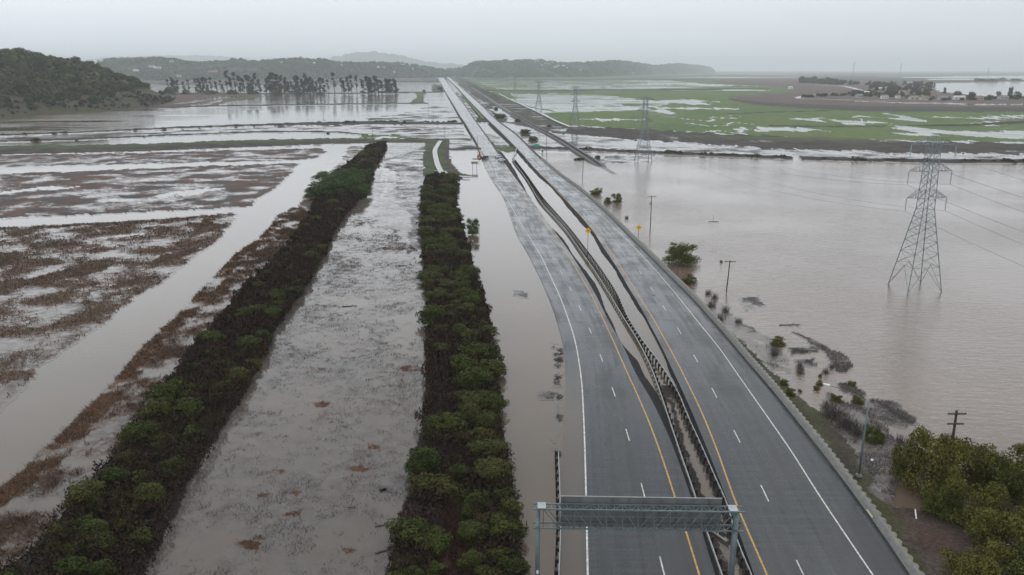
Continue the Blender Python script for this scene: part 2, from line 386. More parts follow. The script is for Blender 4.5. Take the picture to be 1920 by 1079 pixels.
rows = np.concatenate([np.arange(133.2, 150, .5), np.arange(150, 330, 1.), np.arange(330, 700, 2.), np.arange(700, 1200, 3.)])
cols = np.arange(-700, 2624, 4.)
PXg, PYg = np.meshgrid(cols, rows)
Xg, Yg = G(PXg, PYg); sh = Xg.shape
Xf, Yf = Xg.ravel(), Yg.ravel(); Nn = Xf.size
cov = np.zeros(Nn); colr = np.tile(np.array([.06, .045, .035]), (Nn, 1)); zz = np.full(Nn, .03)
pxf, pyf = PXg.ravel(), PYg.ravel()
def paint(pts, color, cv, amp=0., scale=12., jit=1.5, js=None, z=None, z_soft=False, color2=None, zs=0., pad=14, cvmode='set', seed=0, oct=4, aniso=1.):
    P = np.asarray(pts, float)
    b = (pxf > P[:, 0].min() - pad * 2) & (pxf < P[:, 0].max() + pad * 2) & (pyf > P[:, 1].min() - pad) & (pyf < P[:, 1].max() + pad)
    idx = np.nonzero(b)[0]
    if not len(idx): return
    X, Y = Xf[idx], Yf[idx]; js = js or max(3., jit * 3)
    if jit:
        
        ky = np.maximum(1, Y / 120); Yl = np.where(Y > 120, 120 + 120 * np.log(np.maximum(Y, 120) / 120), Y)
        X2 = X + jit * 2.4 * (fbm(X / js, Yl / js, 91 + seed, 5, .6) - .5); Y2 = Y + jit * 2 * (fbm(X / js, Yl / js, 57 + seed, 5, .6) - .5) * 2 * ky
    else: X2, Y2 = X, Y
    m = inpoly(X2, Y2, wpoly(pts)); idx = idx[m]
    if not len(idx): return
    X, Y = Xf[idx], Yf[idx]
    n = fbm(X / scale * aniso, Y / scale, 11 + seed, oct)
    c = np.clip(cv + amp * (n - .5) * 4, 0, 1)
    cov[idx] = c if cvmode == 'set' else np.maximum(cov[idx], c)
    k = fbm(X / (scale * .8), Y / (scale * .8), 33 + seed, 3)[:, None]
    k = np.clip((k - .35) / .3, 0, 1)
    c1 = np.array(color); c2 = np.array(color2 if color2 else [x * .8 for x in color])
    colr[idx] = c1 * (1 - k) + c2 * k
    if z is not None: zz[idx] = .03 + z + zs * (fbm(X / 6, Y / 6, 5) - .3)
def pline(pts, th, color, cv=1., **k):
    if np.mean(th) < 3.2 and cv > .8: k.setdefault('z', .15)
    if k.get('z') is not None: k['jit'] = k.get('jit', 1.5) * .22
    P = [(float(a), float(b)) for a, b in pts]
    t = th if isinstance(th, (list, tuple)) else [th] * len(P)
    up = [(a, b - h / 2) for (a, b), h in zip(P, t)]; dn = [(a, b + h / 2) for (a, b), h in zip(P, t)]
    paint(up + dn[::-1], color, cv, **k)
MB_ = (.104, .060, .045); MB2 = (.060, .044, .036); RED = (.105, .060, .045); DK = (.034, .027, .023); DK2 = (.022, .017, .015)
GR = (.075, .130, .034); GR2 = (.105, .145, .042); GRY = (.065, .058, .055); FB = (.120, .078, .064); FD = (.058, .052, .052)
FAR = (.085, .115, .065)
# far plain on the right, out to the horizon
paint([(840,133.4),(2600,133.4),(2600,152),(1340,152),(1200,149),(870,149)], FAR, .95, .75, 500, 0, color2=(.10, .085, .07), seed=1, aniso=.35)
paint([(-700,133.3),(850,133.3),(850,148),(-700,150)], (.05, .06, .04), 1.0, 0, 300, 0)
# right green fields
paint([(858,146),(1100,146),(1340,150),(2600,150),(2600,268),(1920,268),(1600,262),(1440,256),(1250,246),(1070,238),(1040,225),(1000,206),(955,188),(905,166)], GR, .93, .30, 45, 3, color2=GR2, seed=2, oct=5, aniso=.55)
paint([(880,147),(1240,150),(1330,158),(1440,166),(1440,171),(950,171),(905,160)], GR, .42, .55, 70, 3, color2=GR2, seed=3, aniso=.5)
paint([(955,176),(1100,176),(1240,190),(1260,196),(1180,210),(1060,212),(1010,204),(975,190)], GR, .30, .45, 40, 3, color2=GR2, seed=4, aniso=.5)
pline([(900,170),(960,170.5),(1200,169.5),(1440,167)], 2.2, DK, .95, jit=1, z=.5)
pline([(870,149.5),(1100,149),(1340,149.5)], 2, (.05,.06,.04), .95, jit=1)
for pts, th in (([(930,152.5),(1000,153.5),(1120,155)], [1, 3, 1.]), ([(985,160),(1060,163),(1170,161)], [1, 5, 1]), ([(1150,158),(1250,157),(1400,161)], [1, 4.5, 1]), ([(1030,168),(1100,165),(1240,166)], [2, 3, 1]), ([(1140,187.5),(1250,189),(1345,191)], [2, 5, 2.]), ([(960,190),(1060,196),(1185,200)], [6, 13, 2]), ([(985,199),(1010,205),(1045,209)], [4, 8, 2]),
    ([(1220,204),(1290,202),(1360,201)], [1, 6, 3]), ([(1110,223.5),(1150,223),(1200,226)], [1, 3, 1]), ([(1280,226),(1340,225),(1410,225)], [1, 2.5, 1]), ([(1180,205),(1220,207),(1260,207)], [3, 5, 2]),
    ([(1440,249.5),(1500,247),(1540,248.5),(1590,251)], [8, 12, 5, 1]), ([(1655,249),(1720,246),(1800,249),(1920,249),(2400,254)], [1, 11, 13, 9, 9]), ([(1590,224),(1660,218),(1690,219),(1710,222)], [1, 6, 9, 1]), ([(1480,222),(1540,223),(1570,223)], [4, 3, 1]),
    ([(1750,219.5),(1850,219.5),(2100,219)], [2, 3.5, 2]), ([(1790,229),(1850,232),(1920,229)], [1, 4, 1]), ([(1800,266),(1920,265),(2300,268)], [1, 5, 5]), ([(1570,229),(1620,230),(1660,232)], [4, 8, 3]), ([(1330,249.5),(1400,250),(1440,251)], [1, 4, 4]), ([(1040,236),(1080,237),(1120,238)], [1, 3, 1]), ([(1080,227),(1150,225),(1210,222)], [1, 2.5, 1]), ([(1310,238.5),(1380,237.5),(1440,238)], [1, 2, 1])):
    pline(pts, [t * 1.05 for t in th], GR, .12, amp=.22, scale=25, jit=9, js=30, seed=5, aniso=.5)
pline([(1440,236),(1560,238),(1660,237)], 2.5, DK, .9, jit=1.5); pline([(1690,236),(1800,236),(1920,230),(2300,226)], [1.5, 3, 5, 5], DK, 1, jit=1.5, z=.6)
pline([(1360,214),(1440,211),(1560,208)], 1.5, DK, .9, jit=1)
# brown diked land on the right
paint([(1440,148.5),(1520,149),(1700,152),(1920,186),(2600,190),(2600,206),(1920,205),(1600,203),(1440,194),(1372,187),(1380,181.5),(1440,176.5),(1482,172),(1480,166),(1440,161.5),(1350,157),(1335,152)], FB, .96, .25, 60, 4, color2=(.095,.07,.06), seed=6, z=.6, aniso=.5)
pline([(1366,187),(1400,193),(1440,197),(1530,202),(1620,206),(1920,207),(2600,208)], [2, 5, 5, 7, 9, 8, 8], FD, 1., jit=2, z=1.6)
pline([(1560,187.5),(1640,192.5),(1760,195),(1850,196)], [1, 2, 2.5, 1], FB, .25, amp=.3, scale=20, jit=2, seed=8)
pline([(1800,198),(1860,197.5),(1920,197)], [1, 2.5, 2], FB, .1, jit=1)
paint([(1500,143),(1760,146),(1760,156),(1680,156),(1520,149)], (.09,.085,.07), 1, 0, 60, 3)
paint([(1740,157),(1830,155),(1930,152),(2600,150),(2600,184),(1900,183),(1840,181),(1770,174),(1745,166)], FB, 0, 0, 10, 2)
pline([(1690,146),(1800,145.2),(2300,142)], [1, 3.5, 4], FAR, 0, jit=0); pline([(1740,149.5),(1840,149.5)], 2, FAR, 0, jit=0)
pline([(1690,153.5),(1840,152.5),(2300,150)], [2.5, 3, 3], (.075,.06,.055), 1, jit=1, z=.5)
# brown bank and flooded strips north of the basin
paint([(1060,238),(1150,241),(1250,246),(1440,256),(1600,265),(1920,270),(2600,276),(2600,300),(1920,292),(1700,287),(1560,283),(1440,279),(1330,272),(1200,264),(1060,252),(1010,243)], DK, 1., .35, 14, 2.5, color2=(.055,.045,.036), seed=9, z=.3, zs=1.)
pline([(1230,254),(1330,258),(1440,262),(1560,266),(1680,268)], [2, 6, 7, 6, 2], (.06,.075,.03), 1., amp=.1, jit=3, z=.5)
pline([(1440,259),(1520,260),(1600,262),(1700,266)], [2,5,4,1], (.10,.085,.05), 1., jit=3)
paint([(1000,243),(1060,253),(1200,265),(1440,280),(1560,285),(1700,289),(1920,293),(2600,300),(2600,306),(1920,302),(1640,298),(1380,290),(1200,283),(1060,277),(985,274),(960,255),(960,243)], DK, .24, .38, 12, 2.5, color2=GRY, seed=10)
pline([(990,277.5),(1085,281.5),(1200,286.5),(1300,290.5),(1380,293.5),(1485,298)], [5, 4, 5, 5, 5, 5], DK, 1, jit=1.5, z=.6, zs=.9)
pline([(1500,298),(1640,302.5),(1780,304.5),(1920,305),(2600,311)], [6, 5, 6, 6, 6], DK, 1, jit=1.5, z=.7, zs=.9)
# ground around the railway
paint([(842,141),(870,147),(905,166),(955,188),(1000,206),(1040,226),(1070,240),(1060,253),(1005,243),(940,229),(910,205),(872,171),(846,147)], (.058,.048,.042), .86, .45, 14, 2.5, color2=(.055,.062,.035), seed=12)
paint([(846,141),(868,147),(903,166),(940,186),(925,187),(895,170),(866,155)], (.035,.045,.028), 1, 0, 12, 3, seed=13, z=1.5, zs=3)
paint([(933,200),(952,214),(972,229),(955,230),(935,215),(915,202)], DK, .12, .3, 10, 2, seed=14)
paint([(876,172),(900,186),(930,205),(922,207),(896,193),(872,176)], DK, .5, .4, 10, 2, seed=15)
# left: flats between levees ------------------------------------------------
pline([(-700,152),(300,152),(560,150),(700,148.5),(800,147),(828,147)], [6,5,4,5,5,4], (.10,.075,.062), 1, jit=2)
pline([(300,158.5),(420,158),(520,158)], 2.5, (.05,.055,.045), .9, jit=1)
pline([(690,154),(760,153.5),(812,153.5)], 1.6, DK, 1, jit=1); paint([(790,147),(812,140),(822,148),(822,156),(800,155)], (.05,.06,.04), 1, 0, 10, 1)
paint([(812,158),(828,160),(832,172),(808,172)], DK, .8, .4, 20, 2, seed=16)
paint([(240,205),(262,198),(290,190),(330,178),(385,174),(480,176),(495,181),(480,185),(420,193),(400,199),(330,203)], RED, .98, .1, 20, 3, color2=(.08,.065,.045), seed=17, z=.3)
pline([(325,196),(360,192),(390,186),(430,182.5),(455,182)], [1, 3, 5, 3.5, 1], RED, 0, jit=1.5)
pline([(358,198.5),(385,197),(410,190),(440,184)], [3, 5, 5, 1], RED, 0, jit=1.5)
pline([(418,190),(450,184),(490,180)], [4, 4, 4], (.065,.075,.035), 1, jit=1.5, z=.6)
pline([(292,200.5),(312,199.5)], 1.6, RED, 0, jit=0)
pline([(300,176),(480,176.5),(650,175.5),(800,173.5),(845,172.5)], [3, 2.6, 2.2, 2.2, 2.2], DK, 1, jit=1.5, z=.4)
pline([(230,202.5),(480,198.3),(640,196),(800,194)], [2.4, 2.4, 2.2, 2.2], DK, 1, jit=1, z=.5)
paint([(779,174),(797,173),(794,195),(768,196),(772,190),(784,184)], RED, 1, 0, 10, 1.5, z=.5)
paint([(785,175),(793,175),(789,192.5),(778,192.5)], (.075,.14,.03), 1, 0, 10, 1, z=.9)
# scattered flats by the road, left of it
paint([(790,200),(850,200),(868,228),(700,229),(690,222),(740,215),(775,210)], MB2, .27, .55, 16, 3, color2=DK, seed=19, aniso=.8)
pline([(-700,262),(0,254.5),(100,251),(200,247),(330,240.5),(480,235.5),(560,233.5),(700,231.5),(870,233)], [3, 2.4, 2.4, 2.2, 3, 3.6, 5, 6.5, 3.5], DK, 1, jit=1.5, z=.5, zs=.9)
pline([(-700,273),(0,260),(200,254),(330,248),(480,242),(640,239),(760,240),(870,245)], [3, 6, 5, 5, 6, 8, 8, 8], MB2, .40, amp=.5, scale=14, jit=2, color2=DK, seed=20)
pline([(-700,277),(0,266),(140,263),(300,255),(480,248.5),(560,247.3),(640,249),(690,254)], 2.4, DK, 1, jit=1.2, z=.45, zs=.7)
paint([(690,246),(770,243),(870,247),(893,272),(893,279),(838,279),(835,266),(760,262),(700,260)], MB2, .33, .5, 11, 2, color2=DK, seed=21, aniso=.8)
pline([(680,256),(700,256),(735,255),(760,257)], [5, 6, 4, 2], GR, 1, jit=1.5); pline([(708,259),(722,257),(740,260)], [3, 5, 2], GR, 0, jit=.5)
pline([(735,254.5),(750,254.5)], 4.5, (.07,.12,.03), 1, jit=1); pline([(760,261),(830,261.5),(905,262)], 1.8, GR, 1, jit=1)
paint([(-700,292),(0,276.5),(120,275),(250,272),(380,267.5),(480,264),(600,262),(700,261),(830,263),(830,268),(700,268),(600,272),(480,276),(250,285),(0,290),(-700,306)], (.055, .080, .028), 1, 0, 9, 1.5, color2=(.045,.050,.028), seed=22, z=.8)
pline([(-700,302),(0,287),(250,282),(480,273.5),(620,269),(800,267)], [10, 7, 6, 5, 3, 3], (.070,.045,.038), 1, jit=1.2, z=.15, color2=DK)
# marsh fields
paint([(-700,306),(0,292),(200,289.5),(400,283),(600,279),(612,285),(590,297),(540,301),(430,304),(200,308.5),(0,313),(-700,328)], MB_, .62, .42, 7, 1.5, color2=GRY, seed=23, oct=6)
paint([(-700,345),(0,328),(200,320.5),(400,312),(562,307),(550,320),(524,345),(484,375),(470,387),(400,391),(250,399),(0,410),(-700,440)], MB_, .60, .40, 8, 1.5, color2=GRY, seed=24, oct=6)
paint([(-700,455),(0,427),(100,422),(200,418),(300,410),(442,402),(434,418),(402,455),(362,487),(302,530),(250,560),(200,602),(130,655),(75,685),(28,750),(-30,790),(-700,1120)], MB_, .53, .30, 7, 1.2, color2=(.088,.062,.040), seed=25, oct=6)
for pts, th in (([(-700,345),(0,329),(200,321.5),(400,313),(556,308)], 4), ([(-700,433),(0,407),(250,397),(400,389.5),(474,385)], 4), ([(-700,457),(0,430),(200,420.5),(300,413),(440,403)], 5), ([(-700,308),(0,293),(300,288),(600,280)], 2)):
    pline(pts, th, MB2, .74, amp=.25, scale=5, jit=1, color2=MB_, seed=26)
for pts, th in (([(0,362),(80,355),(145,352)], [4, 6, 2]), ([(300,366),(350,362),(420,352)], [3, 11, 4]), ([(200,447),(240,442),(278,437)], [2, 6, 3])):
    pline(pts, th, MB_, .08, jit=2, js=5)
for pts, th in (([(-60,500),(0,490),(50,478),(62,483)], [20, 24, 12, 4]), ([(-40,540),(30,533),(100,522),(150,510),(195,503)], [16, 14, 16, 22, 6]), ([(270,505),(300,490),(330,478),(355,470)], [8, 20, 18, 6]), ([(225,538),(250,528),(285,522)], [8, 12, 5]), ([(355,440),(375,425),(390,410)], [20, 24, 10])):
    pline(pts, th, (.088,.055,.036), .92, amp=.2, scale=6, jit=2.5, js=6)
# strip of reeds between the canal and the first hedge
D_L = [(655,275),(640,300),(600,345),(575,365),(560,385),(520,405),(503,430),(480,452),(440,478),(400,520),(340,585),(300,620),(270,650),(235,690),(190,740),(130,800),(75,850),(50,880),(0,915),(-200,1050),(-400,1190)]
B1_L = [(690,275),(668,300),(615,340),(598,372),(585,405),(556,440),(530,475),(492,508),(448,552),(410,600),(365,650),(335,690),(290,735),(258,785),(222,840),(175,900),(140,940),(95,995),(45,1040),(0,1070),(-120,1190)]
B1_R = [(722,268),(716,290),(692,322),(688,350),(668,375),(642,405),(622,440),(608,470),(592,505),(566,550),(548,570),(526,600),(505,650),(480,700),(440,765),(398,838),(352,915),(312,1000),(272,1075),(215,1190)]
B2_L = [(800,332),(797,400),(795,480),(798,540),(803,600),(800,660),(795,740),(787,820),(772,900),(757,960),(735,1040),(722,1079),(700,1190)]
B2_R = [(850,332),(852,370),(850,395),(864,420),(870,440),(878,470),(882,500),(900,540),(910,570),(917,600),(920,640),(928,700),(938,760),(945,820),(957,880),(965,930),(975,1000),(982,1079),(995,1190)]
paint(D_L + B1_L[::-1], (.115,.068,.046), .55, .34, 5, 1.0, color2=(.080,.055,.042), seed=27, oct=5)
for a, b in zip(D_L[6:-1], D_L[7:]):
    w_ = 6 + (a[1] - 400) * .03
    paint([a, b, (b[0] + w_ * 2.4, b[1] + 4), (a[0] + w_ * 2.4, a[1] + 4)], (.125,.070,.040), .68, .40, 3.5, .8, seed=28)
# the shallow marsh between the hedges
paint(B1_R + B2_L[::-1] + [(800,268)], (.095,.086,.084), .25, .10, 6, 0, color2=(.095,.070,.058), seed=29)
for pts, th in (([(700,620),(740,625),(800,640)], [10, 40, 30]), ([(470,960),(560,930),(650,880)], [20, 30, 10]), ([(640,300),(700,310),(740,330)], [20, 40, 30]), ([(700,440),(730,400),(700,340)], [30, 60, 20]), ([(610,560),(680,540),(720,560)], [20, 30, 20]), ([(700,960),(720,1000),(700,1060)], [20, 40, 40])):
    pline(pts, th, (.085,.078,.078), .12, amp=.12, scale=5, jit=14, js=16)
paint([(740,300),(796,295),(797,400),(790,470),(765,480),(770,400),(742,380),(745,330)], (.08,.055,.045), .40, .2, 6, 2, color2=GRY, seed=31)
paint([(715,300),(800,275),(800,330),(745,330)], GRY, .42, .3, 7, 2, seed=32)
for cx, cy, rx, ry in ((739,468,26,3.5), (742,434,7,3), (739,452,4,2), (595,692,12,3), (770,692,22,6), (462,1022,26,9), (486,1010,14,5), (650,955,18,5), (555,925,12,6), (495,930,16,5), (545,968,14,5), (520,885,18,5), (675,880,18,7), (700,840,12,5), (650,1035,14,8), (600,760,16,5), (330,1030,1,1)):
    paint([(cx + rx * math.cos(t * .7), cy + ry * math.sin(t * .7)) for t in range(9)], (.13,.062,.032), .66, .35, 1.6, .4, js=1.5, seed=33, pad=6)
# hedge banks
paint(B1_L + B1_R[::-1], DK2, 1, 0, 6, .5, color2=(.030,.023,.019), z=.0)
paint(B2_L + B2_R[::-1], DK2, 1, 0, 6, .5, color2=(.034,.024,.020), z=.0)
paint([(838,960),(872,940),(885,1000),(900,1100),(905,1190),(800,1190),(810,1079),(822,1010)], (.060,.032,.026), 1, 0, 6, 1, color2=(.040,.024,.020), z=.0)
# levee with the access path
paint([(800,262),(795,290),(796,330),(850,335),(878,334),(886,331),(862,324),(846,308),(841,285),(842,262)], (.055,.088,.026), 1, 0, 6, .8, color2=(.040,.034,.026), z=.5, seed=40)
paint([(840,283),(842,300),(852,318),(868,328),(858,327),(846,318),(836,300),(834,283)], (.065,.042,.036), 1, 0, 6, .5, z=.3)
pline([(836,280.5),(870,280.5),(900,280)], 3, DK, 1, jit=.6, z=.5)
paint([(926,276),(948,273),(970,279),(975,283),(952,287),(936,283)], (.07,.12,.03), 1, 0, 6, 1, z=.3)
paint([(905,250),(925,252),(960,276),(930,275)], GRY, .4, .3, 8, 1, seed=41)
paint([(852,174),(858,172),(905,221),(915,229),(893,229),(876,205)], MB2, .45, .4, 6, 1, seed=43); paint([(893,222),(914,220),(922,231),(892,231)], DK, 1, 0, 5, 1, z=.8)
for pl, cv in (([(1250,728),(1272,837),(1306,937),(1354,1078),(1385,1190),(1405,1190),(1372,1078),(1321,937),(1284,837),(1260,742)], .80), ([(1258,715),(1296,830),(1340,930),(1390,1079),(1430,1190),(1450,1190),(1414,1079),(1364,930),(1319,832),(1274,735)], .80), ([(1232,722),(1262,722),(1272,752),(1246,756)], .72), ([(1340,960),(1358,985),(1370,1030),(1352,1020),(1336,985)], .9)):
    paint(pl, (.040,.027,.022), cv, .22, 2.2, .35, js=1.6, color2=(.024,.018,.016), seed=62)
# debris line beside the left road
paint([(1037,640),(1050,645),(1056,690),(1052,725),(1042,722),(1040,690)], (.045,.032,.028), .46, .5, 2, .7, js=2, seed=44)
paint([(960,545),(990,548),(992,558),(965,556)], GRY, .40, .2, 2.5, 1.2, seed=45)
paint([(1005,735),(1030,735),(1036,750),(1012,753)], GRY, .42, .3, 2.5, 1.2, seed=46)
paint([(1036,740),(1050,735),(1050,860),(1042,860)], GRY, .36, .4, 2.5, 1.0, seed=47)
# shore on the right of the highway
paint([(1330,590),(1400,650),(1440,690),(1490,740),(1545,780),(1592,838),(1618,860),(1640,912),(1680,962),(1720,1010),(1745,1079),(1790,1190),(1700,1190),(1650,1079),(1560,860),(1440,712),(1325,598)], (.050,.042,.032), 1, 0, 5, .6, color2=(.062,.062,.030), seed=50, z=.1)
paint([(1680,955),(1740,960),(1830,985),(1880,1040),(1900,1190),(1760,1190),(1740,1070),(1690,1000)], (.070,.042,.033), .85, .3, 5, 1, color2=(.085,.068,.055), seed=51)
paint([(1487,622),(1535,643),(1552,655),(1580,664),(1593,682),(1592,702),(1565,697),(1558,680),(1546,662),(1520,645)], (.105,.085,.082), .90, .35, 2.5, .7, js=3, color2=(.075,.062,.06), seed=52)
paint([(1568,722),(1602,719),(1624,745),(1618,752),(1590,741)], (.080,.066,.055), .82, .35, 2.5, .7, js=3, seed=53)
paint([(1640,748),(1672,752),(1690,768),(1716,781),(1712,794),(1680,798),(1652,792),(1628,776),(1620,760)], (.085,.07,.068), .60, .4, 3, 1, js=3, color2=(.06,.05,.048), seed=54)
paint([(1480,655),(1530,650),(1530,660),(1484,668)], GRY, .45, .4, 2.5, .8, seed=55); paint([(1490,675),(1530,675),(1528,688),(1500,684)], GRY, .5, .4, 2.5, .8, seed=56)
paint([(1550,740),(1640,770),(1680,830),(1690,960),(1650,930),(1600,850),(1560,790)], (.17,.145,.14), .60, .35, 3, 1.5, color2=(.10,.085,.08), seed=57)
paint([(1380,560),(1425,558),(1436,575),(1400,582)], (.08,.07,.07), .46, .3, 3, 1, seed=58)
paint([(1120,300),(1165,290),(1230,296),(1200,306),(1130,310)], (.10,.09,.085), .38, .4, 8, 2, seed=59)
paint([(1300,590),(1340,560),(1380,600),(1450,640),(1490,700),(1440,690),(1380,630)], (.10,.085,.08), .30, .35, 3, 1, seed=60)
# no land where the basin or the ponds are open
i0 = np.arange(sh[0] - 1)[:, None] * sh[1] + np.arange(sh[1] - 1)[None]; i0 = i0.ravel()
Fq = np.stack([i0, i0 + sh[1], i0 + sh[1] + 1, i0 + 1], -1)
keep = cov[Fq].max(1) > .05; Fq = Fq[keep]
used, inv = np.unique(Fq, return_inverse=True); Fq = inv.reshape(Fq.shape)
me = npmesh('land', np.stack([Xf, Yf, zz], -1)[used], Fq, {'cov': cov[used]}, colattr=colr[used])
land = link('land', me, m_land, None, True); tag(land, kind='structure')
def cov_at(px, py):
    i = np.clip(np.searchsorted(rows, py), 0, len(rows) - 1); j = np.clip(((px - cols[0]) / 4).astype(int), 0, len(cols) - 1)
    return cov.reshape(sh)[i, j]

# ------------------------------------------------------------------ roads
def fl_left(V):
    px, py = proj(V[:, 0], V[:, 1], V[:, 2])
    a = np.clip((py - 665) / 110, 0, 1) ; Xw = L_white(V[:, 1])
    d = Xw - V[:, 0]
    return a * np.clip((d + .3) / .8, 0, 1) * .85
bridgeY = 452.
ribbon('road_northbound_side', L_left, L_right, zL, zL, YN, bridgeY, m_asph, 26, flood=fl_left)
bpy.data.objects['road_northbound_side'].name = 'road'
ribbon('road_bridge', L_left, L_right, zL, zL, bridgeY, 11000, m_conc, 6)
ribbon('road', R_left, R_right, zR, zR, YN, 436, m_asph, 26)
ribbon('road_bridge', R_left, R_right, zR, zR, 436, 11000, m_conc, 6)
up = lambda zf, d: (lambda Y: zf(Y) + d + Y * 3e-5)
def off(c, d): return lambda y: c(y) + d
# verges: dark gravel from pavement down to the flooded median
ribbon('verge', L_right, L_grav, up(zL, -.02), -.05, YN, 540, m_gravel, 3, wob=(0, .45), seed=3, f=.006, mn=.5)
ribbon('verge', R_out, R_left, -.05, up(zR, -.02), YN, 560, m_gravel, 3, wob=(.4, 0), seed=8, f=.006, mn=.5)
ribbon('verge', off(L_left, -.9), L_left, -.15, up(zL, -.02), 445, 560, m_gravel, 2, wob=(.3, 0), seed=4)
# lane lines
def lane(c, m, zf, y0, y1, w=.16):
    ribbon('lane_marking', off(c, -w / 2), off(c, w / 2), up(zf, .006), up(zf, .006), y0, y1, m, 2, f=.008)
lane(L_white, m_white, zL, YN, 330, .19); lane(L_yel, m_yel, zL, YN, 430, .19)
lane(R_yel, m_yel, zR, YN, 400, .19); lane(R_white, m_white, zR, YN, 360, .17)
def dashes(c, zf, yref, y1, w=.14, per=14.63):
    mb = MB(); y = yref - 3 * per
    while y < y1:
        a, b = y - 3.66, y; n = 3
        for k in range(n):
            ya = a + (b - a) * k / n; yb = a + (b - a) * (k + 1) / n; xa, xb = float(c(ya)), float(c(yb)); z1 = zf(ya) + .007 + ya * 3e-5
            mb.add([(xa - w / 2, ya, z1), (xa + w / 2, ya, z1), (xb + w / 2, yb, z1), (xb - w / 2, yb, z1)], [(0, 1, 2, 3)])
        y += per
    o = mb.build('lane_marking', m_white); o['kind'] = 'structure'
dashes(L_dash, zL, G(1202, 906, .12)[1], 330); dashes(R_dash, zR, G(1376, 807, .45)[1], 350)
# joint between asphalt and bridge deck
for cl, cr, zf, y in ((L_left, L_right, zL, bridgeY), (R_left, R_right, zR, 436.)):
    ribbon('road_joint', cl, cr, up(zf, .008), up(zf, .008), y - .25, y + .25, m_gravel, 2)
# bridge parapets, abutments and grass median far away
def wallstrip(name, c, dx, z0, z1, y0, y1, m, th=.35, label=None, cat=None, kind=None, parent=None):
    Y = ygrid(y0, y1, .02, 2); X = c(Y) + dx; n = len(Y); z0 = zc(z0); z1 = zc(z1); V = []
    for x, y in zip(X, Y): V += [(x, y, z0(y)), (x, y, z1(y)), (x + th, y, z1(y)), (x + th, y, z0(y))]
    Fs = []
    for i in range(n - 1):
        for k in range(4): Fs.append((i * 4 + k, i * 4 + (k + 1) % 4, i * 4 + 4 + (k + 1) % 4, i * 4 + 4 + k))
    o = link(name, npmesh(name, V, Fs), m, parent); tag(o, label, cat, None, kind); return o
m_darkc = noisy('shadow_side_concrete', (.05, .05, .05), (.09, .088, .085), .5, .8)  # shadow side of the bridges is put into this dark parapet colour
wallstrip('bridge_parapet', L_left, -.36, -.1, up(zL, .7), bridgeY, 6000, m_darkc, .35, 'dark concrete parapet on the left edge of the left highway bridge', 'parapet')
wallstrip('bridge_parapet', L_right, 0.01, -.1, up(zL, .7), bridgeY, 6000, m_darkc, .35, 'dark concrete parapet on the right edge of the left highway bridge, facing the median', 'parapet')
wallstrip('bridge_parapet', R_left, -.36, -.1, up(zR, .7), 436, 6000, m_darkc, .35, 'dark concrete parapet on the left edge of the right highway bridge, facing the median', 'parapet')
wallstrip('bridge_parapet', R_right, 0.01, -.1, up(zR, .7), 436, 6000, m_darkc, .35, 'dark concrete parapet on the right edge of the right highway bridge, towards the railway', 'parapet')
m_grass = noisy('median_grass', (.07, .13, .03), (.10, .16, .045), .3, .9, .4, .3)
gm_l = Curve([(864,177),(874,188),(890,207),(902,222)], 1.0); gm_r = Curve([(866,176),(878,189),(896,208),(910,222)], 1.0)
o = ribbon('grass_verge', gm_l, gm_r, 1.0, 1.0, gm_l.Y[0], gm_l.Y[-1], m_grass, 4)

# concrete barrier with scalloped sheet-pile cap
def barrier():
    y0, y1 = YN, 436.; Y = np.arange(y0, y1, .30); n = len(Y); X = R_right(Y)
    root = empty('concrete_barrier', (float(R_right(120.)), 120., .45))
    tag(root, 'long grey concrete barrier with a scalloped pale cap along the right edge of the highway', 'barrier')
    def strip(name, prof, m):
        k = len(prof(0)); V = []
        for i in range(n):
            z0 = zR(Y[i])
            for dx, dz in prof(i): V.append((X[i] + dx, Y[i], z0 + dz))
        Fs = [(i * k + j, i * k + j + 1, i * k + k + j + 1, i * k + k + j) for i in range(n - 1) for j in range(k - 1)]
        o = link(name, npmesh(name, V, Fs), m); o.parent = root; o.matrix_parent_inverse = Matrix.Translation(-Vector(root.location)); return o
    strip('wall', lambda i: [(0, -.02), (.02, .10), (.16, .30), (.22, .92), (.46, .92), (.50, .45)], m_conc2)
    def cap(i):
        s = (Y[i] / 1.35) % 1.0
        e = .62 + .42 * (1 - abs(2 * s - 1) ** 2.2 if s < .85 else .15)
        return [(.50, .62), (e, .60), (e + .02, .30), (e * .5 + .3, -.9)]
    strip('scalloped_cap', cap, m_cap)
    y_ = G(1655, 966, 1.)[1]; mbp = MB(); a_ = float(R_right(y_)); b_ = float(R_right(y_ + 1.6))
    mbp.add([(a_ - .02, y_, .62), (b_ - .02, y_ + 1.6, .62), (b_ + .07, y_ + 1.6, .80), (a_ + .07, y_, .80)], [(0, 1, 2, 3)])
    o = mbp.build('reflector_strip', mat('faded_yellow_strip', (.55, .50, .30), .6)); o.parent = root; o.matrix_parent_inverse = Matrix.Translation(-Vector(root.location))
barrier()

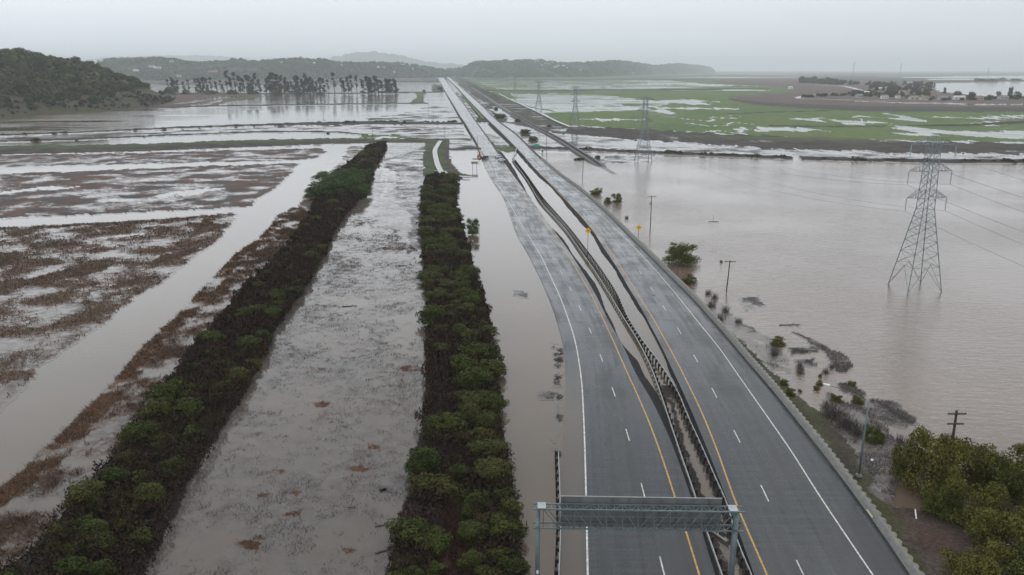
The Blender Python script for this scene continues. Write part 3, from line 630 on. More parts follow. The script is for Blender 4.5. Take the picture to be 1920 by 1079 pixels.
# guardrails -------------------------------------------------------------
def guardrail(name, c, zb, y0, y1, side, label, ztop=None, spacing=1.9, posts_m=None):
    Y = ygrid(y0, y1, .006, .6); X = c(Y); n = len(Y)
    root = empty(name, (float(c(y0)), y0, zb)); tag(root, label, 'guardrail')
    T = Matrix.Translation(-Vector(root.location))
    prof = [(0, .42), (.06 * side, .47), (.02 * side, .55), (.06 * side, .63), (0, .70), (-.05 * side, .70), (-.05 * side, .42)]
    k = len(prof); V = [(x + a, y, zb + b) for x, y in zip(X, Y) for a, b in prof]
    Fs = [(i * k + j, i * k + (j + 1) % k, i * k + k + (j + 1) % k, i * k + k + j) for i in range(n - 1) for j in range(k)]
    o = link('rail', npmesh('rail', V, Fs), m_galv); o.parent = root; o.matrix_parent_inverse = T
    mb = MB(); mb.box((0, 0, .15), (.22, .2, 1.25)); mb.box((side * .17, 0, .5), (.18, .2, .38))
    p0 = mb.build('post', m_wood); pm = p0.data; bpy.data.objects.remove(p0)
    y = y0 + .5; i = 0; rest = MB()
    while y < y1:
        x = float(c(y)) - side * .34
        if i < 98:
            p = bpy.data.objects.new('post', pm); COL.objects.link(p); p.parent = root; p.matrix_parent_inverse = T; p.location = (x, y, zb)
        else:
            rest.box((x, y, zb + .15), (.22, .2, 1.25)); rest.box((x + side * .17, y, zb + .5), (.18, .2, .38))
        y += spacing; i += 1
    if rest.v:
        r = rest.build('post', m_wood); r.parent = root; r.matrix_parent_inverse = T; r['kind'] = 'stuff'
    return root
guardrail('guardrail', RailL, .12, YN, RailL.Y[-1], -1, 'long steel guardrail on dark posts, left one of the pair in the flooded median')
guardrail('guardrail', RailR, .25, YN, RailR.Y[-1], 1, 'long steel guardrail on dark posts, right one of the pair in the flooded median')
gl = Curve([(1047,848),(1050,930),(1051,990),(1048,1079)], .7)
guardrail('guardrail', gl, .1, YN, gl.Y[-1], 1, 'short steel guardrail at the flooded left shoulder, passing under the sign gantry')
mb = MB(); a = G(961, 299); b = G(969, 281, .5)
mb.tube((a[0], a[1], .6), (b[0], b[1], 1.6), .22, n=6); mb.tube((a[0], a[1], .1), (a[0], a[1], .9), .15); mb.tube((b[0], b[1], .1), (b[0], b[1], 1.9), .18); mb.box(((a[0] + b[0]) / 2, (a[1] + b[1]) / 2, .5), (.3, .3, 1.2))
tag(mb.build('guardrail', m_galv), 'short kinked guardrail end joining the median rails to the right bridge', 'guardrail')

# ------------------------------------------------------------------ railway
RW = Curve([(848,141),(860,150),(885,164.5),(910,180.5),(940,200.5),(972,220),(1010,241),(1035,254),(1058,267),(1083,283),(1110,300),(1131,312)], .6)
def rwz(Y): return .9 if Y > 430 else max(-.5, .9 - (430 - Y) / 34.)
y_end = RW.Y[0] - 4
ribbon('railway_embankment', off(RW, -2.4), off(RW, 2.4), rwz, rwz, y_end, 6000, m_ballast, 4)
ribbon('railway_embankment', off(RW, -5.0), off(RW, -2.4), lambda Y: rwz(Y) - 1.5, rwz, y_end, 6000, noisy('dark_bank', (.045, .04, .036), (.07, .06, .05), .6), 2, wob=(.5, 0))
ribbon('railway_embankment', off(RW, 2.4), off(RW, 5.0), rwz, lambda Y: rwz(Y) - 1.5, y_end, 6000, m_gravel, 2, wob=(0, .5))
root = empty('railway_track', (float(RW(430)), 430, .9)); tag(root, 'straight single railway track dipping under the brown water right of the highway', 'railway track')
T = Matrix.Translation(-Vector(root.location))
for s in (-.72, .72):
    Y = ygrid(y_end - 22, 3000, .02, 2); V = []; X = RW(Y) + s
    for x, y in zip(X, Y):
        z = max(rwz(y), .02 if y < y_end + 40 else 0) + .03
        V += [(x - .06, y, z), (x - .06, y, z + .16), (x + .06, y, z + .16), (x + .06, y, z)]
    Fs = [(i * 4 + k, i * 4 + (k + 1) % 4, i * 4 + 4 + (k + 1) % 4, i * 4 + 4 + k) for i in range(len(Y) - 1) for k in range(4)]
    o = link('rail', npmesh('rail', V, Fs), m_rail); o.parent = root; o.matrix_parent_inverse = T
mb = MB(); y = y_end + 10
while y < 900:
    mb.box((float(RW(y)), y, rwz(y) + .04), (2.6, .28, .1)); y += 1.2
o = mb.build('sleepers', m_wood); o.parent = root; o.matrix_parent_inverse = T; o['kind'] = 'stuff'

# access path and other dirt roads
def pathstrip(pts, wpx, m, z, name='path', side=False):
    P = [Vector((*G(a, b, z), z)) for a, b in pts]; V = []; ww = wpx if isinstance(wpx, list) else [wpx] * len(P)
    D = []
    for i, p in enumerate(P):
        d = (P[min(i + 1, len(P) - 1)] - P[max(i - 1, 0)]); d.z = 0; d.normalize(); nrm = Vector((-d.y, d.x, 0)); V += [p + nrm * ww[i] / 2, p - nrm * ww[i] / 2]
    Fs = [(2 * i, 2 * i + 1, 2 * i + 3, 2 * i + 2) for i in range(len(P) - 1)]
    o = link(name, npmesh(name, [tuple(v) for v in V], Fs), m); o['kind'] = 'structure'; return o
def smoothpts(pts, k=6):
    out = []; n = len(pts)
    for i in range(n - 1):
        p0, p1, p2, p3 = pts[max(i - 1, 0)], pts[i], pts[i + 1], pts[min(i + 2, n - 1)]
        for j in range(k):
            t = j / k; out.append(tuple(.5 * ((2 * p1[a]) + (-p0[a] + p2[a]) * t + (2 * p0[a] - 5 * p1[a] + 4 * p2[a] - p3[a]) * t * t + (-p0[a] + 3 * p1[a] - 3 * p2[a] + p3[a]) * t**3) for a in (0, 1)))
    return out + [pts[-1]]
pp = smoothpts([(826,264),(820,273),(815.5,282),(817,296),(821,310),(826,320),(831,326)])
pathstrip(pp, [2.7] * len(pp), m_path, .95)
pp = smoothpts([(827,321),(838,327),(855,330),(872,331),(881,331.5)]); pathstrip(pp, list(np.linspace(4.2, 2.2, len(pp))), m_path, .80)
pp = smoothpts([(1560,176),(1530,178),(1505,181),(1495,183.5),(1508,185.5),(1560,187),(1680,189.5)]); pathstrip(pp, [9.] * len(pp), m_path, .9)
pp = smoothpts([(1540,160),(1580,162),(1605,167),(1615,171)]); pathstrip(pp, [14.] * len(pp), m_path, .9)
pp = smoothpts([(935,176),(960,188),(1000,206),(1045,228),(1070,238)]); pathstrip(pp, [3.] * len(pp), m_path, .9)
pp = smoothpts([(706,262),(716,258),(726,257),(745,259)]); pathstrip(pp, [4.] * len(pp), m_path, .9)

# ------------------------------------------------------------------ sign gantry
def gantry():
    zt, zb = 9.4, 7.5
    fl = Vector((*G(1000, 955, zt), 0)); fr = Vector((*G(1397, 961, zt), 0)); ax = (fr - fl); Lg = ax.length; ax.normalize()
    back = Vector((-ax.y, ax.x, 0)); dp = .92
    root = empty('sign_gantry', (fl.x, fl.y, 0)); tag(root, 'grey steel truss sign gantry spanning the left carriageway in the foreground', 'gantry')
    T = Matrix.Translation(-Vector(root.location))
    def P(s, d, z): v = fl + ax * s + back * d; return (v.x, v.y, z)
    def put(mb, name, m=m_gantry):
        o = mb.build(name, m); o.parent = root; o.matrix_parent_inverse = T; return o
    mb = MB()
    for d in (0, dp):
        for z in (zb, zt): mb.tube(P(0, d, z), P(Lg, d, z), .085, n=4)
    put(mb, 'chords')
    nb = 24; s0, s1 = .9, Lg - .9; st = (s1 - s0) / nb
    for z in (zt, zb):
        mb = MB()
        for i in range(nb + 1):
            s = s0 + st * i
            mb.tube(P(s, 0, z), P(s, dp, z), .032)
            if i < nb: mb.tube(P(s, 0 if i % 2 else dp, z), P(s + st, dp if i % 2 else 0, z), .032)
        put(mb, 'lattice')
    mb = MB(); nb = 12; st = (s1 - s0) / nb
    for i in range(nb + 1):
        s = s0 + st * i
        for d in (0, dp):
            mb.tube(P(s, d, zb), P(s, d, zt), .05)
            if i < nb:
                if i < nb / 2: mb.tube(P(s, d, zt), P(s + st, d, zb), .05)
                else: mb.tube(P(s, d, zb), P(s + st, d, zt), .05)
    put(mb, 'web_braces')
    mb = MB()
    for s in (.75, Lg - .95): mb.box(P(s, dp / 2, zt + .11), (.75, dp + .1, .05), rz=math.atan2(ax.y, ax.x))
    put(mb, 'cap_plates', m_galv)
    for s, w_ in ((.42, .38), (Lg - .62, .48)):
        mb = MB(); mb.tube(P(s, dp / 2, -.5), P(s, dp / 2, zt + .05), w_ * .56, n=12); mb.tube(P(s, dp / 2, -.3), P(s, dp / 2, .25), w_ * .95, n=12)
        o = put(mb, 'column'); o.data.polygons.foreach_set('use_smooth', np.ones(len(o.data.polygons), bool))
    # blank back of the sign panel on the far side, its stiffeners and brackets
    a, b = 2.45, Lg - 1.75; pz0, pz1 = 6.9, 9.95; pd = dp + .42
    mb = MB(); c = P((a + b) / 2, pd, (pz0 + pz1) / 2); mb.box(c, (b - a, .06, pz1 - pz0), rz=math.atan2(ax.y, ax.x)); pn = put(mb, 'sign_panel', m_panel)
    mb = MB()
    for z in (pz1 + .03,): mb.tube(P(a, pd - .04, z), P(b, pd - .04, z), .05)
    for z in (7.35, 8.0, 8.65): mb.tube(P(a, pd - .07, z), P(b, pd - .07, z), .03)
    put(mb, 'stiffener_rails', m_galv)
    mb = MB(); s = a + .3
    while s < b:
        mb.tube(P(s, pd - .12, pz0), P(s, pd - .12, pz1), .045); s += 1.45
    put(mb, 'panel_brackets')
    mb = MB(); mb.box(P(.42, -.02, 3.0), (.2, .03, .32)); put(mb, 'number_plate', m_plate)
gantry()

# ------------------------------------------------------------------ pylons
def pylon_mesh(parts, f, Ht, base, waist_z, waist_w, top_w, arms, w=.16):
    """f maps (s,t,z) local cross-line / along-line coordinates; returns meshes per part"""
    def wd(z):
        if z < waist_z: return base + (waist_w - base) * z / waist_z
        return waist_w + (top_w - waist_w) * (z - waist_z) / (Ht - waist_z)
    body = MB(); cs = ((-1, -1), (1, -1), (1, 1), (-1, 1))
    def C(i, z): h = wd(z) / 2; return (cs[i % 4][0] * h, cs[i % 4][1] * h, z)
    for i in range(4):
        body.tube(C(i, 0), C(i, waist_z), w * 1.05); body.tube(C(i, waist_z), C(i, Ht), w * .8)
    levels = [0, .30, .46, .60, .72, .82, .91, 1.0]; levels = [waist_z * l for l in levels]
    z = waist_z
    while z < Ht - 1.2:
        z += 2.0; levels.append(min(z, Ht))
    for a, b in zip(levels, levels[1:]):
        for i in range(4):
            p, q_, r, s = C(i, a), C(i + 1, a), C(i, b), C(i + 1, b)
            if a == 0:
                mid = tuple((x + y) / 2 for x, y in zip(r, s)); body.tube(p, mid, w * .5); body.tube(q_, mid, w * .5)
                for t in (.33, .66):
                    for u_, v_ in ((p, r), (q_, s)):
                        m1 = tuple(x + (y - x) * t for x, y in zip(u_, v_)); m2 = tuple(x + (y - x) * t for x, y in zip(u_, mid)); body.tube(m1, m2, w * .3)
            else:
                body.tube(p, s, w * .42); body.tube(q_, r, w * .42)
            body.tube(r, s, w * .36)
    yield 'tower', body, m_pyl
    for (za, la, dz) in arms:
        m = MB(); h = wd(za) / 2
        for sgn in (-1, 1):
            tip = (sgn * la, 0, za)
            for t in (-1, 1):
                m.tube((sgn * h, t * h, za), tip, w * .55); m.tube((sgn * wd(za + dz) / 2, t * wd(za + dz) / 2, za + dz), tip, w * .5)
                for k in (.25, .5, .75):
                    lo = (sgn * (h + (la - h) * k), t * h * (1 - k), za); hi = (sgn * (h + (la - h) * k), t * h * (1 - k), za + dz * (1 - k)); m.tube(lo, hi, w * .3)
                    k2 = k - .25; hi2 = (sgn * (h + (la - h) * k2), t * h * (1 - k2), za + dz * (1 - k2)); m.tube(lo, hi2, w * .3)
            for k in (.33, .66): m.tube((sgn * (h + (la - h) * k), -h * (1 - k), za), (sgn * (h + (la - h) * k), h * (1 - k), za), w * .3)
        yield 'cross_arm', m, m_pyl
        for sgn in (-1, 1):
            m = MB(); m.tube((sgn * la, 0, za), (sgn * la, 0, za - 2.9), .07, n=6)
            for k in range(7): m.tube((sgn * la, 0, za - .5 - k * .3), (sgn * la, 0, za - .62 - k * .3), .15, n=6)
            yield 'insulator', m, m_ins
def make_pylon(cx, cy, rot, Ht, base, arms, waist_z, waist_w, top_w, w, label):
    root = empty('transmission_tower', (cx, cy, 0), rot); tag(root, label, 'pylon', 'lattice transmission towers in line across the flooded plain')
    for nm, m, ma in pylon_mesh(None, None, Ht, base, waist_z, waist_w, top_w, arms, w): m.build(nm, ma, root)
    return root
feet = [G(1670,531), G(1706,551), G(1761,549), G(1722.5,530)]
bcx = sum(p[0] for p in feet) / 4; bcy = sum(p[1] for p in feet) / 4
sd = sum(math.dist(feet[i], feet[(i + 1) % 4]) for i in range(4)) / 4
pys = [(bcx, bcy), G(1206,301), G(1078,236), G(1010,204.5), G(966,176)]
def zrow(py): return Z(bcy, py)
arms = [(zrow(371), 4.6, 1.9), (zrow(321), 4.9, 2.0), (zrow(271), 5.1, 1.6)]
line_ang = math.atan2(pys[1][1] - pys[0][1], pys[1][0] - pys[0][0])
rot = line_ang - math.pi / 2 
PH = zrow(257)
names = ['nearest and largest grey lattice pylon standing in brown flood water on the right', 'second nearest lattice pylon, standing at the dark levee where the flooded basin ends', 'pale lattice pylon at the near edge of the green fields', 'hazy lattice pylon on flooded grass between the railway and the green fields', 'faintest and farthest lattice pylon right of the railway']
for i, (x, y) in enumerate(pys):
    make_pylon(x, y, rot if i else math.atan2(feet[2][1] - feet[1][1], feet[2][0] - feet[1][0]) * .5 + rot * .5, PH, sd, arms, zrow(392), 2.6, 1.9, (.10, .15, .18, .20, .22)[i], names[i])
far_pyl = [(1600,136.5,110,'far faint pylon on the horizon left of the town'), (1688,136.5,113,'far faint pylon on the horizon above the town'), (1853,136.5,122,'far faint pylon on the horizon above the lagoon')]
for px, py, pt, lb in far_pyl:
    x, y = G(px, py); d = 5200; k = d / y; x *= k; y = d
    mb = MB(); h = Z(y, pt + 5); mb.tube((x - 5, y, 0), (x, y, h), .8, .5); mb.tube((x + 5, y, 0), (x, y, h), .8, .5); mb.tube((x - 10, y, h * .75), (x + 10, y, h * .75), .5); mb.tube((x - 10, y, h * .9), (x + 10, y, h * .9), .5)
    tag(mb.build('transmission_tower', m_pyl), lb, 'pylon')
# conductors
def wire(p, q_, sag, r, name, label, group, n=40):
    p = Vector(p); q_ = Vector(q_); mb = MB(); last = p
    for i in range(1, n + 1):
        t = i / n; c = p.lerp(q_, t); c.z -= sag * 4 * t * (1 - t); mb.tube(last, c, r, n=3); last = c
    tag(mb.build(name, m_wire), label, 'power line', group)
nx = pys[0][0] - (pys[1][0] - pys[0][0]) * .8; ny = pys[0][1] - (pys[1][1] - pys[0][1]) * .8
dirx, diry = math.cos(rot), math.sin(rot)
lev = ['lowest', 'middle', 'top']
for k, (za, la, dz) in enumerate(arms):
    for s, sn in ((-1, 'left'), (1, 'right')):
        P0 = (pys[0][0] + s * la * dirx, pys[0][1] + s * la * diry, za - 2.95); P1 = (pys[1][0] + s * la * dirx, pys[1][1] + s * la * diry, za - 2.95)
        P2 = (nx + s * la * dirx, ny + s * la * diry, za - 2.95)
        wire(P0, P1, 7.5, .030, 'power_line', f'wire from the {sn} {lev[k]} arm of the nearest pylon back to the second pylon', 'conductors strung from the nearest pylon')
        wire(P0, P2, 5.0, .026, 'power_line', f'wire from the {sn} {lev[k]} arm of the nearest pylon to the right edge', 'conductors strung from the nearest pylon')

# ------------------------------------------------------------------ utility poles, lamp, signs
def upole(px, pyb, pxt, pyt, label, arms=1, w=2.4, z0=0, r=.14, trans=False, lamp=False):
    x, y = G(px, pyb, z0); zt = Z(y, pyt)
    xt = (pxt - CX) / F * (y * cT + (H - zt) * sT)
    root = empty('utility_pole', (x, y, z0)); tag(root, label, 'utility pole')
    mb = MB(); mb.tube((0, 0, -.5), (xt - x, 0, zt - z0), r, r * .7, n=8); mb.build('pole', m_pole, root)
    if arms:
        for k in range(arms):
            mb = MB(); mb.box((xt - x, -.16, zt - z0 - .35 - k * 1.25), (w * (1 - .08 * k), .12, .15)); mb.build('crossarm', m_pole, root)
        mb = MB()
        for sx in (-.45, -.25, .25, .45): mb.tube((xt - x + sx * w, -.16, zt - z0 - .28), (xt - x + sx * w, -.16, zt - z0 - .02), .06, n=6)
        mb.build('insulators', m_ins, root)
    if trans:
        mb = MB(); mb.tube((xt - x - .38, -.1, zt - z0 - 2.9), (xt - x - .38, -.1, zt - z0 - 2.0), .25, n=10); mb.build('transformer', m_galv, root)
    return root
upole(1219, 432, 1222, 367, 'tall wooden utility pole with a crossarm and transformer standing in the flooded basin', 1, 2.6, trans=True)
upole(1362, 546, 1369, 488, 'short wooden utility pole with one crossarm near the roadside bushes', 1, 2.4)
upole(1775, 905, 1794, 770, 'dark wooden utility pole with two crossarms rising from the trees at the lower right', 2, 2.1, r=.19)
upole(1092, 334, 1094, 303, 'leaning utility pole in the water right of the highway, below the railway end', 0)
upole(1025, 293, 1025, 240, 'tall thin utility pole between the highway and the railway', 1, 2.)
upole(943, 219, 943, 195, 'small dark utility pole between the bridge and the railway embankment', 1, 2.)
upole(699, 264, 698, 238, 'utility pole at the levee junction left of the access path', 1, 2.)
upole(606, 232.5, 606, 209, 'lone pole standing in the wide pond left of the highway', 0, r=.2)
upole(610, 232.5, 609.5, 224, 'short stump of a pole beside the lone pole in the wide pond', 0, r=.2)
upole(834, 258, 834, 238, 'utility pole at the head of the access path', 1, 2.)
upole(812, 227, 812, 208, 'utility pole in the flats beside the left bridge', 1, 2.)
upole(803, 203, 803, 185, 'far utility pole in the pond beside the left bridge', 1, 3., r=.2)
upole(797, 168, 797, 157, 'farthest utility pole near the end of the eucalyptus row', 0, r=.3)
upole(896, 274, 895, 254, 'thin pole at the left edge of the left bridge', 0)
# street lamp
x, y = G(1610, 893, .3); zt = Z(y, 752); xt = (1629 - CX) / F * (y * cT + (H - zt) * sT)
root = empty('street_lamp', (x, y, .3)); tag(root, 'tall grey street lamp with a long arm over the barrier at the lower right', 'street lamp')
mb = MB(); mb.tube((0, 0, 0), (xt - x, 0, zt - .3), .12, .075, n=10); mb.build('pole', m_gantry, root, True)
xa, ya = G(1555, 733, zt); ax_, ay_ = xa - x, ya - y
mb = MB(); pa = Vector((xt - x, 0, zt - .35)); pb_ = Vector((ax_, ay_, zt + .05)); last = pa
pb_ = pa + (pb_ - pa).normalized() * min((pb_ - pa).length, 5.2); pb_.z = zt + .35
for i in range(1, 9):
    t = i / 8; c = pa.lerp(pb_, t); c.z = pa.z + (pb_.z - pa.z) * math.sin(t * math.pi / 2); mb.tube(last, c, .045, n=6); last = c
mb.build('arm', m_gantry, root)
mb = MB(); d = (pb_ - pa).normalized(); mb.tube(pb_, pb_ + Vector((d.x, d.y, 0)) * .75, .17, .12, n=8); mb.build('lamp_head', m_plate, root)
mb = MB(); mb.box((0, 0, .12), (.7, .7, .25), taper=.8); mb.build('base', m_conc2, root)
x, y = G(1632, 888); root = empty('marker_post', (x, y, 0)); tag(root, 'short grey post with a white cap beside the foot of the street lamp', 'post')
mb = MB(); mb.tube((0, 0, -.3), (0, 0, 1.7), .11, n=8); mb.build('post', m_gantry, root); mb = MB(); mb.tube((0, 0, 1.7), (0, 0, 1.85), .16, n=8); mb.build('cap', m_plate, root)

def diamond(px, pyb, pxs, pys_, label, size=1.25, z0=0):
    x, y = G(px, pyb, z0); zs = Z(y, pys_); root = empty('warning_sign', (x, y, z0)); tag(root, label, 'road sign', 'yellow warning signs beside the right carriageway')
    mb = MB(); mb.tube((0, .06, -.5), (0, .06, zs - z0), .06, n=6); mb.build('post', m_pole, root)
    mb = MB(); h = size * .707; c = zs - z0
    vs = [(0, 0, c - h), (h, 0, c), (0, 0, c + h), (-h, 0, c)]; vs += [(a, b + .03, d) for a, b, d in vs]
    mb.add(vs, [(0, 1, 2, 3), (7, 6, 5, 4), (0, 4, 5, 1), (1, 5, 6, 2), (2, 6, 7, 3), (3, 7, 4, 0)]); mb.build('sign_face', m_ysign, root)
    mb = MB(); mb.box((-.02, -.012, c + .06), (.42, .02, .10)); mb.box((.02, -.012, c - .12), (.30, .02, .08)); mb.build('symbol', m_black, root)
diamond(1102, 464, 1103, 433, 'yellow diamond warning sign standing in the flooded median')
diamond(1197, 446, 1197, 427, 'yellow diamond warning sign outside the barrier near the tall utility pole')

# ------------------------------------------------------------------ vehicles and machinery (far, at the bridge end)
def pickup(px, py, rz, label, m=m_plate, sc=1., z=.14, van=False):
    x, y = G(px, py, z); z = zL(y) + .02; root = empty('pickup_truck', (x, y, z), rz); tag(root, label, 'truck')
    mb = MB(); mb.box((0, 0, .72), (1.9, 5.2, .55)); mb.box((0, -1.85, .98), (1.75, 1.3, .28), taper=.94); mb.box((0, -.35, 1.35), (1.7, 1.9, .75), taper=.84)
    for s in (-1, 1): mb.box((s * .88, 1.65, 1.08), (.1, 1.9, .28))
    mb.box((0, 2.55, 1.08), (1.75, .1, .28)); mb.build('body', m, root)
    mb = MB(); mb.box((0, -1.33, 1.4), (1.35, .06, .45)); mb.box((0, .63, 1.42), (1.3, .06, .42))
    for s in (-1, 1): mb.box((s * .80, -.35, 1.42), (.05, 1.4, .38))
    mb.build('windows', m_glass, root)
    mb = MB(); mb.box((0, -2.62, .62), (1.8, .1, .35)); mb.build('bumper', m_black, root)
    for sx in (-1, 1):
        for sy in (-1.65, 1.65):
            mb = MB(); mb.tube((sx * .98, sy, .38), (sx * .72, sy, .38), .38, n=12); mb.build('wheel', m_tyre, root)
        mb = MB(); mb.box((sx * .7, -2.63, .85), (.3, .06, .16)); mb.build('headlight', m_galv, root)
    root.scale = (sc,) * 3
    return root
pickup(934.5, 296, .5, 'white pickup truck behind the other one on the right side of the left carriageway')
pickup(941, 303, .45, 'white pickup truck nearest the camera on the right side of the left carriageway')
pickup(909.5, 298, -.4, 'black pickup truck beside the orange machinery at the bridge end', m_black)
x, y = G(899, 295, .1); root = empty('boom_lift', (x, y, .1), .3); root.scale = (.8, .8, .62); tag(root, 'orange tracked work machine with a raised mast at the left end of the bridge', 'machine')
mb = MB(); mb.box((0, 0, .9), (2.2, 3.4, 1.0)); mb.box((.2, .8, 1.9), (1.4, 1.3, 1.1), taper=.9); mb.build('body', m_orange, root)
mb = MB()
for s in (-1, 1): mb.box((s * 1.05, 0, .35), (.45, 3.6, .7), taper=.85)
mb.build('tracks', m_tyre, root)
mb = MB(); mb.tube((-.5, -1, 1.3), (-1.0, -1.6, 6.0), .18, .12, n=6); mb.tube((-1, -1.6, 6.0), (-.2, -2.6, 5.0), .12, n=6); mb.build('mast', m_orange, root)
mb = MB(); mb.box((.2, .8, 2.1), (1.46, 1.0, .5)); mb.build('windows', m_glass, root)
x, y = G(896, 298, .1); mb = MB()
for k in range(6): mb.tube((x - 3 + k * 1.1, y - 1 + .2 * k, .18 + .12 * (k % 3)), (x - 1 + k * 1.1, y + .6 - .3 * k, .2 + .1 * (k % 2)), .12, n=5)
tag(mb.build('pipe_pile', m_orange), 'pile of orange pipes lying beside the orange machine at the bridge end', 'pipes')
mb = MB(); x, y = G(905, 286, zL(470)); 
for k in range(7):
    xx, yy = G(898 + k * 2.3, 276 + k * 3.6, .9); mb = MB(); zz0 = zL(yy); mb.tube((0, 0, 0), (0, 0, .95), .28, .06, n=8); mb.box((0, 0, .03), (.55, .55, .06))
    o = mb.build('traffic_cone', m_orange); o.location = (xx, yy, zz0); tag(o, 'orange traffic cone in the row across the left carriageway at the bridge end', 'traffic cone', 'traffic cones at the bridge end')
for i, (px, py, lb) in enumerate(((817.5, 328, 'dark green flood pump, left one of the two at the foot of the access path'), (831, 330, 'dark green flood pump, right one of the two at the foot of the access path'))):
    x, y = G(px, py, .8); root = empty('flood_pump', (x, y, .8), .2 * i); tag(root, lb, 'pump')
    mb = MB(); mb.box((0, 0, 1.15), (1.9, 2.8, 1.4), taper=.93); mb.build('housing', m_greenp, root)
    mb = MB(); mb.box((0, -1.42, .95), (1.2, .06, .9)); mb.build('grille', m_black, root)
    mb = MB(); mb.tube((.4, .6, 1.8), (.4, .6, 2.5), .08, n=6); mb.build('exhaust', m_black, root)
    for s in (-1, 1):
        mb = MB(); mb.tube((s * 1.0, .2, .35), (s * .75, .2, .35), .35, n=10); mb.build('wheel', m_tyre, root)
mb = MB(); pts = [(828,334,1.0),(836,334.5,.9),(845,334,.5),(851,336,.25),(856,337.5,.1)]
for (a, b, z1), (c, d, z2) in zip(pts, pts[1:]): mb.tube((*G(a, b, z1), z1), (*G(c, d, z2), z2), .17, n=6)
tag(mb.build('pump_hose', m_red), 'red discharge hose running from the pumps into the brown water', 'hose')
def board(px, pyb, pyt, pyc, w, name, label, m, cat='road sign'):
    x, y = G(px, pyb); zt = Z(y, pyt); zb = Z(y, pyc); root = empty(name, (x, y, 0)); tag(root, label, cat)
    mb = MB(); mb.box((0, 0, (zt + zb) / 2), (w, .08, zt - zb)); mb.build('panel', m, root)
    for s in (-1, 1):
        mb = MB(); mb.tube((s * w * .32, .1, -.4), (s * w * .32, .1, zt), .09, n=6); mb.build('post', m_pole, root)
board(890, 318, 303.3, 307.8, 3.2, 'road_sign', 'wide grey brown sign board on two posts standing in the pond left of the road', m_tan)
board(1006, 284, 270.5, 276.5, 2.8, 'road_sign', 'teal green highway sign beside the right carriageway', m_teal)
board(1017, 288, 282, 286, 1.0, 'road_sign', 'small green sign just below the teal highway sign', m_greenp)
# floating things
x, y = G(718, 920); mb = MB(); mb.box((0, 0, .1), (.85, .45, .3), taper=.85); mb.box((0, 0, .27), (.5, .25, .06)); o = mb.build('floating_crate', m_black); o.location = (x, y, .02); o.rotation_euler.z = .6; tag(o, 'small black crate floating in the shallow marsh between the hedges', 'crate')
x, y = G(1718, 974); mb = MB(); mb.tube((0, 0, 0), (.2, .8, .6), .08, n=8); mb.tube((.2, .8, .6), (.22, .87, .65), .05, n=8); o = mb.build('marker_post', m_plate); o.location = (x, y, .05); tag(o, 'small white post leaning in front of the big willow trees', 'post')
def log(px, py, L, ang, label, m=m_bark, r=.14, z=.06):
    x, y = G(px, py); mb = MB(); p = Vector((0, 0, 0)); d = Vector((math.cos(ang), math.sin(ang), 0))
    mb.tube(p - d * L / 2, p + d * L / 2, r, r * .5, n=6)
    for k in range(3): a2 = ang + (.7 if k % 2 else -.6); q0 = p + d * L * (k * .2 - .1); mb.tube(q0, q0 + Vector((math.cos(a2), math.sin(a2), .2)) * L * .28, r * .5, r * .2, n=5)
    o = mb.build('driftwood', m); o.location = (x, y, z); tag(o, label, 'driftwood')
log(1388 - 45, 1003, 3.2, 2.1, 'pale broken planks of wood lying in the median under the gantry', m_tan, .16)
log(1480, 610, 4, .1, 'thin branch floating off the shore right of the barrier'); log(1338, 416, 3.2, 0, 'stick floating alone in the wide basin between pole and pylon', r=.09)
log(735, 1030, 3.5, .5, 'grey branch floating beside the middle hedge near the bottom'); log(725, 985, 2.5, .3, 'short grey branch floating beside the middle hedge')
log(720, 342, 9, .05, 'long thin branch floating between the hedges near the access path', r=.12); log(655, 575, 3, .2, 'dark branch floating in the marsh between the hedges')
x, y = G(1337, 410); mb = MB(); mb.tube((0, 0, -.3), (.1, 0, 1.1), .06, n=5); o = mb.build('marker_post', m_pole); o.location = (x, y, 0); tag(o, 'tiny stake sticking out of the wide basin beside the floating stick', 'post')

